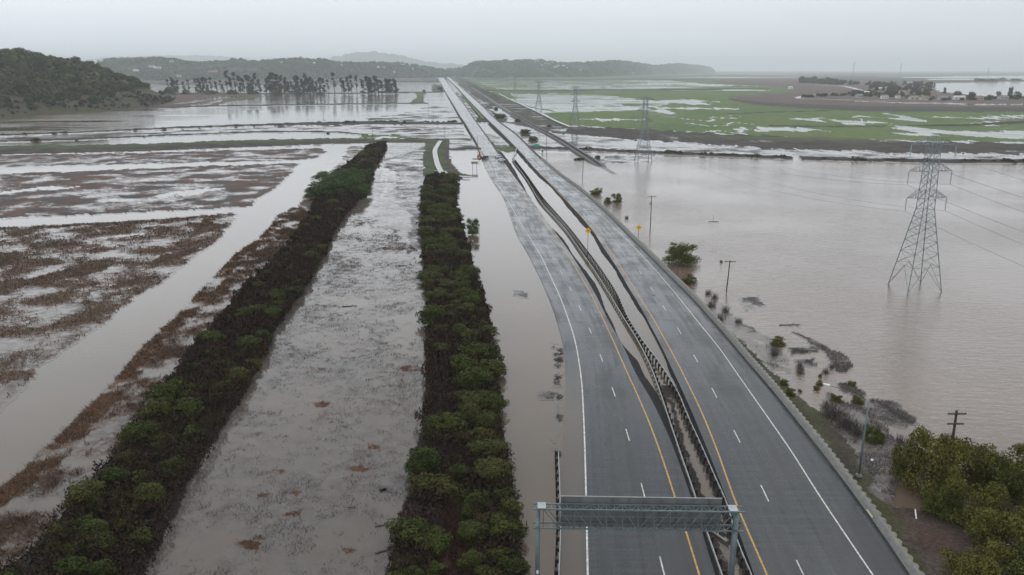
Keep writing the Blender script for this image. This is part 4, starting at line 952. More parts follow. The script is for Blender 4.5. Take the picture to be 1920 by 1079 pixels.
# ------------------------------------------------------------------ foliage
def crown_mesh(name, seed, lobes, nleaf, ls, flat=.8, inner=.35, twig=0., up=0., nclump=60):
    """lobes: (x,y,z,rx,ry,rz). Leaf quads around lumpy lobes"""
    r = np.random.default_rng(seed); lobes = np.array(lobes, float)
    vol = (lobes[:, 3] * lobes[:, 4] + lobes[:, 3] * lobes[:, 5]); pr = vol / vol.sum()
    li = r.choice(len(lobes), nleaf, p=pr); L = lobes[li]
    d = r.normal(size=(nleaf, 3)); d /= np.linalg.norm(d, axis=1, keepdims=True)
    d[:, 2] = np.where(d[:, 2] < -.35, -d[:, 2], d[:, 2])
    # clumps: pull directions towards random clump centres
    nc = nclump; cc = r.normal(size=(nc, 3)); cc /= np.linalg.norm(cc, axis=1, keepdims=True)
    ci = np.argmax(d @ cc.T, axis=1); cl = np.abs((d * cc[ci]).sum(1)); bulge = .74 + .36 * np.clip((cl - .86) / .14, 0, 1) + (r.random(nc)[ci] - .5) * .22
    rad = (1 - inner * r.random(nleaf) ** 2.2) * bulge
    P = L[:, :3] + d * L[:, 3:6] * rad[:, None]
    nrm = d + r.normal(size=(nleaf, 3)) * .55; nrm[:, 2] += up; nrm /= np.linalg.norm(nrm, axis=1, keepdims=True)
    t = np.cross(nrm, r.normal(size=(nleaf, 3))); t /= np.linalg.norm(t, axis=1, keepdims=True); b = np.cross(nrm, t)
    s = ls * (.6 + .8 * r.random(nleaf)); s2 = s * (.5 + .3 * r.random(nleaf))
    V = np.stack([P - t * s[:, None], P - b * s2[:, None], P + t * s[:, None], P + b * s2[:, None]], 1).reshape(-1, 3)
    V[:, 2] = np.maximum(V[:, 2], .02)
    lv = np.clip(.45 + .35 * (r.random(nc)[ci] - .5) * 2 + .3 * (r.random(nleaf) - .5), 0, 1)
    Fq = np.arange(nleaf * 4).reshape(-1, 4)
    return npmesh(name, V, Fq, {'leafv': np.repeat(lv, 4)})
def rl(seed, n, R, Hh, lo=.4, hi=.6, core=.75):
    r = np.random.default_rng(seed); L = [(0, 0, Hh * .45, R * core, R * core, Hh * .7 * core)]
    for k in range(n):
        a = r.random() * 6.28; d = R * (.35 + (.35 if core > .6 else .55) * r.random()); s = R * (lo + (hi - lo) * r.random())
        L.append((math.cos(a) * d, math.sin(a) * d, Hh * (.25 + .50 * r.random()), s, s, s * .8))
    for k in range(5):
        a = k * 1.26 + r.random(); s = R * .46; L.append((math.cos(a) * R * .55, math.sin(a) * R * .55, Hh * .12, s, s, s * .6))
    return L
SHR = [crown_mesh('shrub_crown', 100 + i, rl(i + 3, 9, 2.0, 2.6 + .3 * (i % 3), .28, .52), 4200, .115, inner=.35, up=.2) for i in range(6)]
for m_ in SHR: m_.materials.append(m_leaf)
WIL = [crown_mesh('willow_crown', 200 + i, rl(i + 40, 18, 3.3, 4.8, .16, .36, .55), 10500, .10, inner=.92, up=.05) for i in range(3)]
for m_ in WIL: m_.materials.append(m_leafy)
m_wilg = leaf_mat('green_willow_leaves', (.030, .050, .016), (.100, .150, .050))
WILG = [m_.copy() for m_ in WIL]
for m_ in WILG: m_.materials[0] = m_wilg
OAK = [crown_mesh('oak_crown', 300 + i, rl(i + 70, 6, 5.5, 8.5, .4, .6), 700, .75, inner=.25, up=.3, nclump=26) for i in range(5)]
for k, m_ in enumerate(OAK): m_.materials.append(m_oak if k < 4 else m_bare)
RUSH = []
for i in range(3):
    r = np.random.default_rng(400 + i); n = 120; a = r.random(n) * 6.28; d = r.random(n) ** .7 * .9
    B = np.stack([np.cos(a) * d, np.sin(a) * d, np.zeros(n)], 1); T = B + np.stack([r.normal(size=n) * .35, r.normal(size=n) * .35, .5 + r.random(n) * 1.0], 1)
    w_ = np.stack([np.cos(a + 1.57) * .03, np.sin(a + 1.57) * .03, a * 0], 1); V = np.stack([B - w_, B + w_, T], 1).reshape(-1, 3)
    me = npmesh('rush_blades', V, np.arange(n * 3).reshape(-1, 3), {'leafv': np.repeat(r.random(n), 3)}); me.materials.append(m_rush); RUSH.append(me)
def place(name, me, x, y, z, s, label, cat, group=None, sz=1., rz=None, sx=None):
    o = bpy.data.objects.new(name, me); COL.objects.link(o); o.location = (x, y, z); o.rotation_euler = (0, 0, random.random() * 6.28 if rz is None else rz)
    o.scale = (s if sx is None else sx, s, s * sz); tag(o, label, cat, group); return o
def stem(o, h, r=.12, m=m_bark, n=3):
    mb = MB()
    for k in range(n):
        a = k * 2.1 + random.random(); mb.tube((0, 0, -.3), (math.cos(a) * h * .3, math.sin(a) * h * .3, h * .6), r, r * .5, n=5)
    s = mb.build('trunk', m, o); return s

# hedges
G1 = [wpoly(p, 1.2) for p in (
 [(572,352),(600,325),(692,316),(690,352),(668,378),(630,388),(585,380)],
 [(452,580),(497,505),(540,462),(608,462),(596,505),(560,560),(520,592),(470,606)],
 [(300,735),(350,675),(420,632),(470,648),(450,735),(395,810),(320,890),(240,985),(150,1079),(60,1190),(-120,1190),(0,1065),(60,1030),(150,940),(230,850),(268,785)],
 [(640,300),(668,290),(716,280),(700,310),(650,320)])]
G2 = [wpoly(p, 1.2) for p in (
 [(800,332),(850,332),(852,395),(882,440),(885,500),(917,600),(803,600),(797,480)],
 [(846,600),(920,600),(945,820),(965,930),(985,1079),(995,1190),(905,1190),(880,1030),(872,940),(864,800),(872,700)],
 [(800,600),(845,600),(842,665),(805,668)],
 [(733,1040),(757,985),(815,985),(822,1050),(815,1190),(700,1190)],
 [(775,870),(870,850),(872,930),(800,910),(768,905)])]
B1w = wpoly(B1_L + B1_R[::-1], .8); B2w = wpoly(B2_L + B2_R[::-1], .8)
def hedge(Pw, greens, n_max, name, label, group, seed, pg_else):
    r = random.Random(seed); xs = [p[0] for p in Pw]; ys = [p[1] for p in Pw]; pts = []; tries = 0
    while len(pts) < n_max and tries < 60000:
        tries += 1
        y = min(ys) + (max(ys) - min(ys)) * r.random() ** 1.45; x = min(xs) + (max(xs) - min(xs)) * r.random()
        if not inpoly(np.array([x - .5, x + .5]), np.array([y, y]), Pw).all(): continue
        g = any(bool(inpoly(np.array([x]), np.array([y]), P)[0]) for P in greens)
        if not g and (r.random() > pg_else or bool(inpoly(np.array([x]), np.array([y]), wpoly([(838,960),(872,940),(900,1079),(905,1190),(800,1190),(810,1079)]))[0])): continue
        sp = 1.95 + y * .0045
        if any((x - a) ** 2 + (y - b) ** 2 < sp * sp for a, b, _ in pts): continue
        pts.append((x, y, sp))
    for x, y, sp in pts:
        s = sp / 2.35 * r.choice((.6, .75, .9, 1.05, 1.3)) * r.uniform(.9, 1.1)
        if 'left hedge' in group: s *= .9 if y < 150 else .78
        place(name, r.choice(SHR), x, y, .4, s, label, 'shrub', group, sz=r.uniform(.5, .8))
    return pts
h1 = hedge(B1w, G1, 190, 'shrub', 'dense green shrub in the long hedge between the canal and the shallow marsh', 'shrubs of the left hedge', 3, .05)
h2 = hedge(B2w, G2, 190, 'bush', 'dense green shrub in the long middle hedge beside the flooded roadside', 'shrubs of the middle hedge', 5, .06)
# taller willows at the far end of the left hedge
for k, (px, py, s) in enumerate(((598,372,1.25),(618,358,1.45),(640,368,1.45),(664,355,1.3),(652,340,1.2),(628,345,1.2),(680,338,1.0),(676,368,.9))):
    x, y = G(px, py, .4); o = place('willow_tree', WILG[k % 3], x, y, .3, s * 1.6, 'tall green willow in the bright clump near the far end of the left hedge', 'tree', 'willow clump in the left hedge', sz=.7)
def brush(name, Pw, dens, seed, label, hmax=1.5):
    r = np.random.default_rng(seed); P = np.array(Pw); x0, y0 = P.min(0); x1, y1 = P.max(0)
    n = int((x1 - x0) * (y1 - y0) * dens); X = x0 + (x1 - x0) * r.random(n); Y = y0 + (y1 - y0) * r.random(n)
    # thin out with distance
    jj = 2.6 * (fbm(X / 2.2, Y / 2.2, seed + 4, 4) - .5) * np.clip(Y / 150, 1, 2.5); k = inpoly(X + jj, Y + jj * .6, Pw) & (r.random(n) < np.clip(170 / Y, 0, 1)); X, Y = X[k], Y[k]; n = len(X); dist = np.clip(Y / 120, .8, 3)
    if len(X):
        gp = ~inpoly(X, Y, wpoly([(838,960),(872,940),(888,1000),(900,1100),(905,1190),(800,1190),(808,1079),(820,1010)])); X, Y = X[gp], Y[gp]; n = len(X); dist = np.clip(Y / 120, .8, 3)
    hz = hmax * (.5 + .9 * fbm(X / 2.5, Y / 2.5, seed)) * r.random(n) ** .6 + .5
    d = r.normal(size=(n, 3)); d[:, 2] = np.abs(d[:, 2]) + .5; d /= np.linalg.norm(d, axis=1, keepdims=True)
    s = (.16 + .22 * r.random(n)) * dist; C = np.stack([X, Y, hz], 1); sd = np.cross(d, r.normal(size=(n, 3))); sd /= np.linalg.norm(sd, axis=1, keepdims=True)
    V = np.stack([C - d * s[:, None] - sd * s[:, None] * .35, C - d * s[:, None] * .6 + sd * s[:, None] * .45, C + d * s[:, None] * 1.3], 1).reshape(-1, 3)
    me = npmesh(name, V, np.arange(n * 3).reshape(-1, 3), {'leafv': np.repeat(r.random(n), 3)})
    tag(link(name, me, m_brush), label, 'brush', kind='stuff')
def filler(name, Pw, greens, dens, seed, label):
    r = np.random.default_rng(seed); P = np.array(Pw); x0, y0 = P.min(0); x1, y1 = P.max(0)
    n = int((x1 - x0) * (y1 - y0) * dens); X = x0 + (x1 - x0) * r.random(n); Y = y0 + (y1 - y0) * r.random(n)
    k = inpoly(X, Y, Pw) & (r.random(n) < np.clip(150 / Y, 0, 1)); X, Y = X[k], Y[k]
    g = np.zeros(len(X), bool); w1 = 3 * (fbm(X / 4, Y / 4, seed) - .5)
    for G_ in greens: g |= inpoly(X + w1, Y + w1 * 2, G_)
    hum = fbm(X / 1.7, Y / 1.7, seed + 3, 4); g |= fbm(X / 5, Y / 5, seed + 8) > .69; g &= hum > .40
    X, Y, hum = X[g], Y[g], hum[g]; n = len(X); dist = np.clip(Y / 120, .8, 3)
    C = np.stack([X, Y, .3 + (hum - .35) * 3.8 * (.55 + .45 * r.random(n))], 1); s = .13 * (.6 + .8 * r.random(n)) * dist
    nr = r.normal(size=(n, 3)) * .6; nr[:, 2] += 1; nr /= np.linalg.norm(nr, axis=1, keepdims=True); t = np.cross(nr, r.normal(size=(n, 3))); t /= np.linalg.norm(t, axis=1, keepdims=True); b = np.cross(nr, t)
    V = np.stack([C - t * s[:, None], C - b * s[:, None] * .6, C + t * s[:, None], C + b * s[:, None] * .6], 1).reshape(-1, 3)
    lv = np.clip(.1 + 1.3 * (vn(X / .9, Y / .9, seed) - .2) * hum + .3 * (r.random(n) - .5), 0, 1)
    tag(link(name, npmesh(name, V, np.arange(n * 4).reshape(-1, 4), {'leafv': np.repeat(lv, 4)}), m_leaf), label, 'brush', kind='stuff')
filler('hedge_foliage', B1w, G1, 60, 61, 'low green leafy growth filling the gaps between the shrubs of the left hedge')
filler('hedge_foliage', B2w, G2, 60, 62, 'low green leafy growth filling the gaps between the shrubs of the middle hedge')
brush('undergrowth', B1w, 26, 21, 'dark leafless undergrowth filling the left hedge bank')
brush('undergrowth', B2w, 26, 22, 'dark leafless undergrowth filling the middle hedge bank')
# reeds on the marsh, following the land cover
def reeds(name, poly, n, m, seed, label, h=(.25, .8), thr=.45, w=.05, lean=.5, tb=1., nw=.45):
    r = np.random.default_rng(seed); Pw = np.array(wpoly(poly)); x0, y0 = Pw.min(0); x1, y1 = Pw.max(0)
    X = x0 + (x1 - x0) * r.random(n * 6); Y = y0 + (y1 - y0) * r.random(n * 6) ** 1.3; k = inpoly(X, Y, Pw); X, Y = X[k], Y[k]
    px, py = proj(X, Y, 0); c = cov_at(px, py) + nw * (fbm(X / 1.1, Y / 1.1, seed, 5, .65) - .5) * 2 + .25 * (r.random(len(X)) - .5)
    k = c > thr; X, Y = X[k][:n], Y[k][:n]; n = len(X)
    clump = vn(X / .9, Y / .9, 3); hh = (h[0] + (h[1] - h[0]) * r.random(n)) * (.6 + .8 * clump)
    B = np.stack([X, Y, np.zeros(n)], 1); a = r.random(n) * 6.28
    T = B + np.stack([r.normal(size=n) * lean * hh, r.normal(size=n) * lean * hh, hh], 1)
    ww = w * (.7 + .8 * r.random(n)) * np.clip(Y / 130, .8, 3); W2 = np.stack([np.cos(a) * ww, np.sin(a) * ww, a * 0], 1)
    V = np.stack([B - W2, B + W2, T + W2 * tb * .5, T - W2 * tb * .5], 1).reshape(-1, 3)
    me = npmesh(name, V, np.arange(n * 4).reshape(-1, 4), {'leafv': np.repeat(np.clip(r.random(n) * .6 + .4 * vn(X / 4, Y / 4, 8), 0, 1), 4)})
    tag(link(name, me, m), label, 'reeds', kind='stuff')
reeds('reeds', D_L[4:] + B1_L[4:][::-1], 30000, m_reed, 31, 'rusty brown reeds along the canal side of the left hedge', thr=.60, h=(.15, .55), w=.045, lean=.9)
reeds('marsh_grass', [(-200,470),(0,427),(200,418),(442,402),(402,455),(302,530),(200,602),(75,685),(28,750),(-200,900)], 34000, m_reed, 32, 'short brown marsh grass on the flooded field left of the canal', thr=.58, h=(.12, .4), w=.05)
reeds('marsh_stubble', B1_R[4:] + B2_L[2:][::-1], 90000, m_stub, 33, 'sparse dark stubble poking through the shallow water between the hedges', thr=.36, h=(.04, .22), w=.022, nw=.35)
reeds('shore_grass', [(1330,590),(1400,640),(1500,640),(1600,660),(1640,740),(1716,781),(1700,960),(1640,912),(1592,838),(1545,780),(1440,690)], 9000, m_rush, 34, 'dark dead grass along the muddy shore right of the barrier', thr=.46, h=(.05, .30), w=.035)
reeds('bank_grass', [(838,960),(872,940),(885,1000),(900,1100),(905,1190),(800,1190),(810,1079),(822,1010)], 7000, leaf_mat('red_brown_grass', (.035,.018,.014), (.085,.045,.035)), 35, 'flattened reddish brown grass in the gap of the middle hedge', thr=.3, h=(.7, 1.1), w=.04, lean=.9)
reeds('debris', [(1030,640),(1056,640),(1060,860),(1035,860)], 2500, m_rush, 36, 'dark floating debris caught along the left road shoulder', thr=.45, h=(.03, .15), w=.05, lean=1.)

# free standing shrubs
def shrub_at(px, pyb, wpx, hpx, label, me=None, name='shrub', cat='shrub', z0=0.):
    x, y = G(px, pyb, z0); s = (y * cT + (H) * sT) / F; wd = wpx * s; ht = Z(y + wd * .2, pyb - hpx) - z0
    me = me or random.choice(SHR); co = np.empty(len(me.vertices) * 3, np.float32); me.vertices.foreach_get('co', co); co = co.reshape(-1, 3)
    ex = co[:, 0].max() - co[:, 0].min(); ez = co[:, 2].max(); k = wd / ex
    o = place(name, me, x, y, z0 - .1, k, label, cat, sz=max(.45, ht / ez / k)); stem(o, ez * .6, .08 / max(k, .3)); return o
shrub_at(1118, 366, 25, 14, 'small olive bush in the water just outside the barrier, farther of two', WIL[0])
shrub_at(1140, 381, 20, 12, 'low olive bush in the water beside the taller pointed one', WIL[1]); shrub_at(1157, 382, 22, 21, 'pointed olive bush in the water beyond the barrier', WIL[2])
shrub_at(1276, 494, 76, 44, 'large round olive bush standing in the brown basin beside the barrier', WIL[0]); shrub_at(1292, 531, 34, 17, 'low dark green bush at the barrier below the large round bush', WIL[2])
shrub_at(1459, 647, 35, 18, 'rounded green bush alone in the shallows right of the barrier', WIL[1])
shrub_at(887, 441, 27, 34, 'small upright green tree standing in the brown water right of the middle hedge', WILG[1], 'small_tree', 'tree')
for px, py, w_, h_, lb in ((1538,707,9,8,'tiny olive bush, topmost of three in the shallows'), (1537,722,18,10,'small olive bush, middle one of three in the shallows'), (1531,731,15,9,'small olive bush, lowest of three in the shallows'), (1567,752,26,15,'dark green bush left of the street lamp head'), (1608,755,28,18,'green brown bush behind the street lamp arm'), (1597,722,18,10,'yellowish bush on the mat of floating debris'), (1638,828,40,34,'dark brown bush right of the street lamp pole'), (1470,722,20,14,'green bush against the barrier cap'), (1482,742,24,18,'brown green bush against the barrier cap below another'), (1500,735,8,7,'tiny round bush near the barrier cap'), (1385,992,14,16,'bright green weed growing under the right end of the gantry'), (1225,558,8,6,'tiny bush on the outer side of the barrier cap'), (1605,812,0.1,0.1,'')):
    if lb: shrub_at(px, py, w_, h_, lb, WIL[int(px) % 3])
for k, (px, py, s) in enumerate(((1328,552,1.),(1333,575,1.3),(1340,560,1.1),(1360,585,1.2),(1350,600,1.2),(1385,605,1.),(1452,666,1.2),(1555,780,1.6),(1570,785,1.8),(1583,800,1.6),(1597,805,1.4),(1550,765,1.2),(1605,815,1.3),(1690,830,1.0),(1548,700,.8),(1560,690,.8),(1500,690,.9),(1352,492,.6),(1175,410,.9),(1205,462,.9),(1500,700,1.))):
    x, y = G(px, py); place('rush_clump', RUSH[k % 3], x, y, 0, s * .95, 'dark clump of dead rushes standing in the shallows along the shore right of the barrier', 'rushes', 'rush clumps along the right shore')
# big willows at the lower right
bigs = [(1700,900,60,110,'leftmost big willow tree at the lower right, its foot on the brown mud'), (1745,925,120,150,'broad yellow green willow tree in front of the dark utility pole'), (1800,905,110,120,'green willow tree right of the dark utility pole'), (1870,930,110,115,'yellow green willow tree at the right edge above the lowest trees'), (1930,920,110,110,'willow tree cut off by the right edge of the photo, upper one'), (1830,985,110,110,'olive willow tree in the middle of the lower right thicket'), (1765,965,70,75,'low bright green willow bush under the broad tree'), (1890,1040,150,120,'large yellow green willow tree near the lower right corner'), (1830,1100,130,110,'willow tree at the bottom edge, lowest of the thicket'), (1950,1110,170,130,'willow tree filling the lower right corner'), (1960,1000,120,110,'willow tree cut off by the right edge of the photo, lower one')]
for k, (px, py, w_, h_, lb) in enumerate(bigs): shrub_at(px, py, w_ * 1.05, h_ * .84, lb, WIL[k % 3], 'willow_tree', 'tree')
# bushes along the levees
def scrub(name, pts, n, smin, smax, seed, label, gap=None):
    r = np.random.default_rng(seed); P = np.array(pts, float); px = P[0, 0] + (P[-1, 0] - P[0, 0]) * r.random(n); py = np.interp(px, P[:, 0], P[:, 1])
    k = fbm(px / 22, px * 0, seed, 3) > .47
    if gap: k &= ~((px > gap[0]) & (px < gap[1]))
    px, py = px[k], py[k]; X, Y = G(px, py + r.normal(size=len(px)) * .5); n = len(X); s = smin + (smax - smin) * r.random(n) ** 1.5; nl = 60
    d = r.normal(size=(n, nl, 3)); d /= np.linalg.norm(d, axis=2, keepdims=True); d[..., 2] = np.abs(d[..., 2])
    C = np.stack([X, Y, np.full(n, .3)], 1)[:, None] + d * s[:, None, None] * np.array([1.1, 1.1, .75]) * (.7 + .4 * r.random((n, nl, 1)))
    nr = d + r.normal(size=d.shape) * .5; nr /= np.linalg.norm(nr, axis=2, keepdims=True); t = np.cross(nr, r.normal(size=d.shape)); t /= np.linalg.norm(t, axis=2, keepdims=True); b = np.cross(nr, t); h = (s * .22)[:, None, None]
    V = np.stack([C - t * h, C - b * h, C + t * h, C + b * h], 2).reshape(-1, 3)
    tag(link(name, npmesh(name, V, np.arange(n * nl * 4).reshape(-1, 4), {'leafv': np.repeat(r.random(n), nl * 4) * .6}), m_oak), label, 'scrub', kind='stuff')
scrub('levee_scrub', [(1085,281.5),(1300,291),(1485,298.5),(1640,303.5),(1930,306)], 150, .8, 2.6, 71, 'dark scrub growing along the levee at the far edge of the brown basin', (1486, 1498))
scrub('levee_scrub', [(0,255),(100,251.5),(200,247.5),(330,241),(480,236),(560,234),(700,232),(870,233.5)], 60, .8, 2.2, 72, 'dark scrub dotted along the long levee beside the wide pond')
scrub('levee_scrub', [(0,277.5),(250,272.5),(480,265),(700,261.5),(830,263)], 150, .4, 1.0, 73, 'low green scrub along the top of the thick levee above the marsh fields')
scrub('levee_scrub', [(480,232),(600,231),(700,229.5),(860,230)], 90, .8, 2.2, 74, 'dense dark scrub along the wide pond near the bridges')
for i, (px, py, w_, h_) in enumerate(((68,265,22,6),(143,264,8,5),(270,257,8,4),(615,251,8,4),(812,274,0,0),(1080,300,10,5),(1120,297,12,8),(1088,300,14,6),(970,229,14,9),(1030,238,12,5),(930,205,10,6),(940,222,26,9),(985,250,24,6),(1000,263,22,6),(1165,365,0,0),(828,171,7,9),(822,168,8,6),(795,174,6,8))):
    if w_: shrub_at(px, py, w_, h_ * .8, ('low dark bush on the second levee at the left', 'low dark bush beside the railway and bridges')[px > 700], OAK[i % 5])['group'] = ('bushes on the second levee', 'bushes near the railway')[px > 700]

# ------------------------------------------------------------------ hills
def hill(name, sky, base, dist, back, m, seed, tree_h=0, bump=4., cols_n=160, p=1.5, px0=None, px1=None):
    sky = np.array(sky, float); base = np.array(base, float); px = np.linspace(sky[0, 0], sky[-1, 0], cols_n)
    sy = np.interp(px, sky[:, 0], sky[:, 1]); by = np.interp(px, base[:, 0], base[:, 1]); ns = 40; V = np.zeros((cols_n, ns + 14, 3))
    for i in range(cols_n):
        bx, byy = G(px[i], by[i]); u = (px[i] - CX) / F; ry = max(dist, byy * 1.05); zr = Z(ry, sy[i]) - tree_h; rx = u * (ry * cT + (H - zr) * sT)
        for k in range(ns):
            s = k / (ns - 1); V[i, k] = (bx + (rx - bx) * s, byy + (ry - byy) * s, max(-.5, zr) * (1 - (1 - s) ** p))
        for k in range(14):
            s = (k + 1) / 14; V[i, ns + k] = (rx * (1 + s * back / ry), ry + back * s, max(zr, 0) * math.cos(s * math.pi / 2) - 2 * s)
    X, Y, Z_ = V[..., 0], V[..., 1], V[..., 2]; amp = np.clip(Z_ / 25, 0, 1) * bump
    V[..., 2] = Z_ + amp * (fbm(X / 40, Y / 40, seed) - .55) * 2
    V[:, 0, 2] = -.5
    n2 = ns + 14; i0 = (np.arange(cols_n - 1)[:, None] * n2 + np.arange(n2 - 1)[None]).ravel(); Fq = np.stack([i0, i0 + n2, i0 + n2 + 1, i0 + 1], -1)
    o = link(name, npmesh(name, V.reshape(-1, 3), Fq), m, None, True); o['kind'] = 'structure'
    return V
m_hill = mat('hillside', rough=.9, spec=.2); q = N(m_hill); P = q.pos()
n1 = q.noise(P, .02, 5, .6); n2 = q.noise(P, .25, 5, .7)
c = q.mix(q.rng(n1, .42, .58), (.062, .066, .034), (.088, .066, .044)); c = q.mix(q.rng(n2, .35, .65, 0, .5), c, (.045, .045, .028)); q.l(c, q.b.inputs['Base Color']); q.bump(n2, .6, .8)
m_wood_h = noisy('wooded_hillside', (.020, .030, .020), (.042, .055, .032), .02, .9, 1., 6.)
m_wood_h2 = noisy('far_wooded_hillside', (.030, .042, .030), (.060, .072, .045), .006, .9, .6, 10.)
sky1 = [(-700,70),(-300,75),(-100,82),(0,92),(15,90),(35,89),(60,96),(85,99),(110,106),(140,108),(175,116),(205,127),(240,138),(262,150),(285,160),(305,170),(330,178)]
base1 = [(-700,235),(-200,232),(0,226),(70,217),(150,212),(200,209),(240,206),(290,200),(320,192),(330,184)]
HV = hill('hill', sky1, base1, 1180, 500, m_hill, 3, 8, 5, 150, 1.45)
def hill_z(V, x, y):
    d = (V[..., 0] - x) ** 2 + (V[..., 1] - y) ** 2; return float(V[..., 2].ravel()[np.argmin(d)])
# clumped oaks on the near hill
r = random.Random(11); cnt = 0; nc, nr = HV.shape[:2]; seen = []
labels_h = 'oak tree in the dense wood covering the near left hill'
tries = 0
while cnt < 285 and tries < 40000:
    tries += 1
    i = r.randrange(24, nc); k = int(r.uniform(2, 47)); X, Y, Zz = HV[i, k]
    px, py = proj(X, Y, Zz)
    if px < -60: continue
    # grassy clearings near the shore and on the right-hand spur
    g = float(fbm(X / 60, Y / 60, 77))
    lim = np.interp(px, [0, 100, 125, 200, 235, 262, 330], [207, 205, 190, 182, 172, 164, 178])
    if py > lim and r.random() > .06: continue
    if py > np.interp(px, [0, 120, 330], [212, 206, 196]): continue
    mind = 5.0
    if any(abs(X - a) < mind and (X - a) ** 2 + (Y - b) ** 2 < mind * mind for a, b in seen): continue
    seen.append((X, Y)); cnt += 1
    place('oak_tree', OAK[r.choice([0, 1, 2, 3, 0, 1, 2, 3, 4])], X, Y, Zz - 1, r.uniform(.75, 1.45), labels_h, 'tree', 'oaks on the near left hill', sz=r.uniform(.75, 1.))
for px, py, s, lb, ki in ((27,217,.9,'bare round tree alone on the shore of the near hill',4),(55,213,1.1,'yellow green tree on the shore of the near hill at the far left',1),(85,212,1.,'grey leafless tree cluster left part on the hill shore',4),(110,210,1.1,'grey leafless tree cluster right part on the hill shore',4),(172,206,.8,'small dark tree on the grassy shore, left of two',2),(184,206,.7,'small dark tree on the grassy shore, right of two',3),(270,198,.9,'grey shrubby tree at the tip of the grassy spur',4),(208,189,1.3,'dark spreading oak in front of the wood on the grass, left half',0),(224,188,1.2,'dark spreading oak in front of the wood on the grass, right half',1),(130,184,1.4,'dark green oak clump on the open slope, left one',2),(150,183,1.5,'dark green oak clump on the open slope, middle one',3),(166,182,1.3,'dark green oak clump on the open slope, right one',0)):
    x, y = G(px, py); d_ = y
    for it in range(12):
        z = max(0, hill_z(HV, x, y)); x, y = G(px, py, z) if z < 40 else (x, y)
    place('oak_tree', OAK[ki], x, y, z - .5, s, lb, 'tree')
def wood(name, V, n, seed, label, s0, s1, m, kmin=1, kmax=44, pxmax=None, lim=None):
    r = np.random.default_rng(seed); nc, nr = V.shape[:2]
    i = r.integers(1, nc - 1, n); k = r.integers(kmin, kmax, n); C = V[i, k] + (V[np.minimum(i + 1, nc - 1), k] - V[i, k]) * r.random((n, 1))
    C = C + (V[i, k + 1] - V[i, k]) * r.random((n, 1))
    if lim is not None: kp = lim(C); C = C[kp]; n = len(C)
    dn = fbm(C[:, 0] / 130, C[:, 1] / 130, seed + 2); kp = dn > .36; C = C[kp]; n = len(C)
    s = s0 + (s1 - s0) * r.random(n) ** 2; nl = 12
    d = r.normal(size=(n, nl, 3)); d /= np.linalg.norm(d, axis=2, keepdims=True); d[..., 2] = np.abs(d[..., 2])
    P = C[:, None] + d * (s[:, None] * np.array(1.))[..., None] * np.array([.85, .85, .95]); 
    nrm = d + r.normal(size=d.shape) * .35; nrm /= np.linalg.norm(nrm, axis=2, keepdims=True)
    t = np.cross(nrm, r.normal(size=d.shape)); t /= np.linalg.norm(t, axis=2, keepdims=True); b = np.cross(nrm, t); h = (s * .55)[:, None, None]
    Vv = np.stack([P - t * h, P - b * h, P + t * h, P + b * h], 2).reshape(-1, 3); lv = np.repeat(np.clip(r.random(n) * .8 + .1, 0, 1), nl * 4)
    me = npmesh(name, Vv, np.arange(n * nl * 4).reshape(-1, 4), {'leafv': lv}); tag(link(name, me, m), label, 'woodland', kind='stuff')
wood('woodland', HV, 2600, 5, 'closed oak canopy behind and between the individual oaks of the near left hill', 4, 7.5, m_oak, 8, 46, lim=lambda C: np.array([(lambda p: p[1] < np.interp(p[0], [-60, 0, 110, 200, 235, 262, 330], [190, 190, 180, 172, 158, 156, 160]))(proj(*c)) for c in C]))
wood('scrub', HV, 1500, 15, 'low scrub and dead grass clumps on the open foot of the near left hill', 1.2, 3.2, m_bare, 1, 24)
sky2 = [(180,118),(200,111),(230,109),(260,109),(300,108.5),(330,112),(360,117),(390,116),(415,114),(440,112.5),(480,114),(520,113),(545,110.5),(570,110),(600,112),(640,117),(690,117.5),(730,117.5),(760,119.5),(790,124),(815,128),(840,131),(870,131)]
base2 = [(180,152),(400,151),(600,149),(830,146),(870,141)]
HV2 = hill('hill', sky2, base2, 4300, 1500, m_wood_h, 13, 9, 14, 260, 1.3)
wood('woodland', HV2, 9000, 6, 'hazy tree cover of the middle distance hills left of the road', 7, 15, m_oak, 1, 42)
sky3 = [(838,131),(868,128),(880,121),(895,116.5),(930,114.5),(960,115),(985,113.5),(1010,113),(1040,116),(1060,119),(1090,119),(1115,117),(1140,114),(1175,115.5),(1200,118.5),(1225,123),(1250,120.5),(1270,119.5),(1300,122),(1320,123.5),(1333,127),(1340,131.5)]
base3 = [(838,142),(900,147),(1100,145),(1230,140),(1340,137)]
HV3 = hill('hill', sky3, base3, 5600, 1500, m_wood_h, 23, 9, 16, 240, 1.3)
wood('woodland', HV3, 8000, 7, 'hazy tree cover of the middle distance hills right of the road', 8, 17, m_oak, 1, 42)
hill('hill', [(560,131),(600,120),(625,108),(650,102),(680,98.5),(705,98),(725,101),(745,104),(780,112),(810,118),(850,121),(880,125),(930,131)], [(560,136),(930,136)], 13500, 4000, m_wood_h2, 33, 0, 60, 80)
hill('hill', [(100,131),(150,114),(200,108),(260,106),(320,105),(380,104.5),(420,107),(460,112),(520,118),(600,124),(660,131)], [(100,135),(660,135)], 16000, 4000, m_wood_h2, 37, 0, 60, 60)

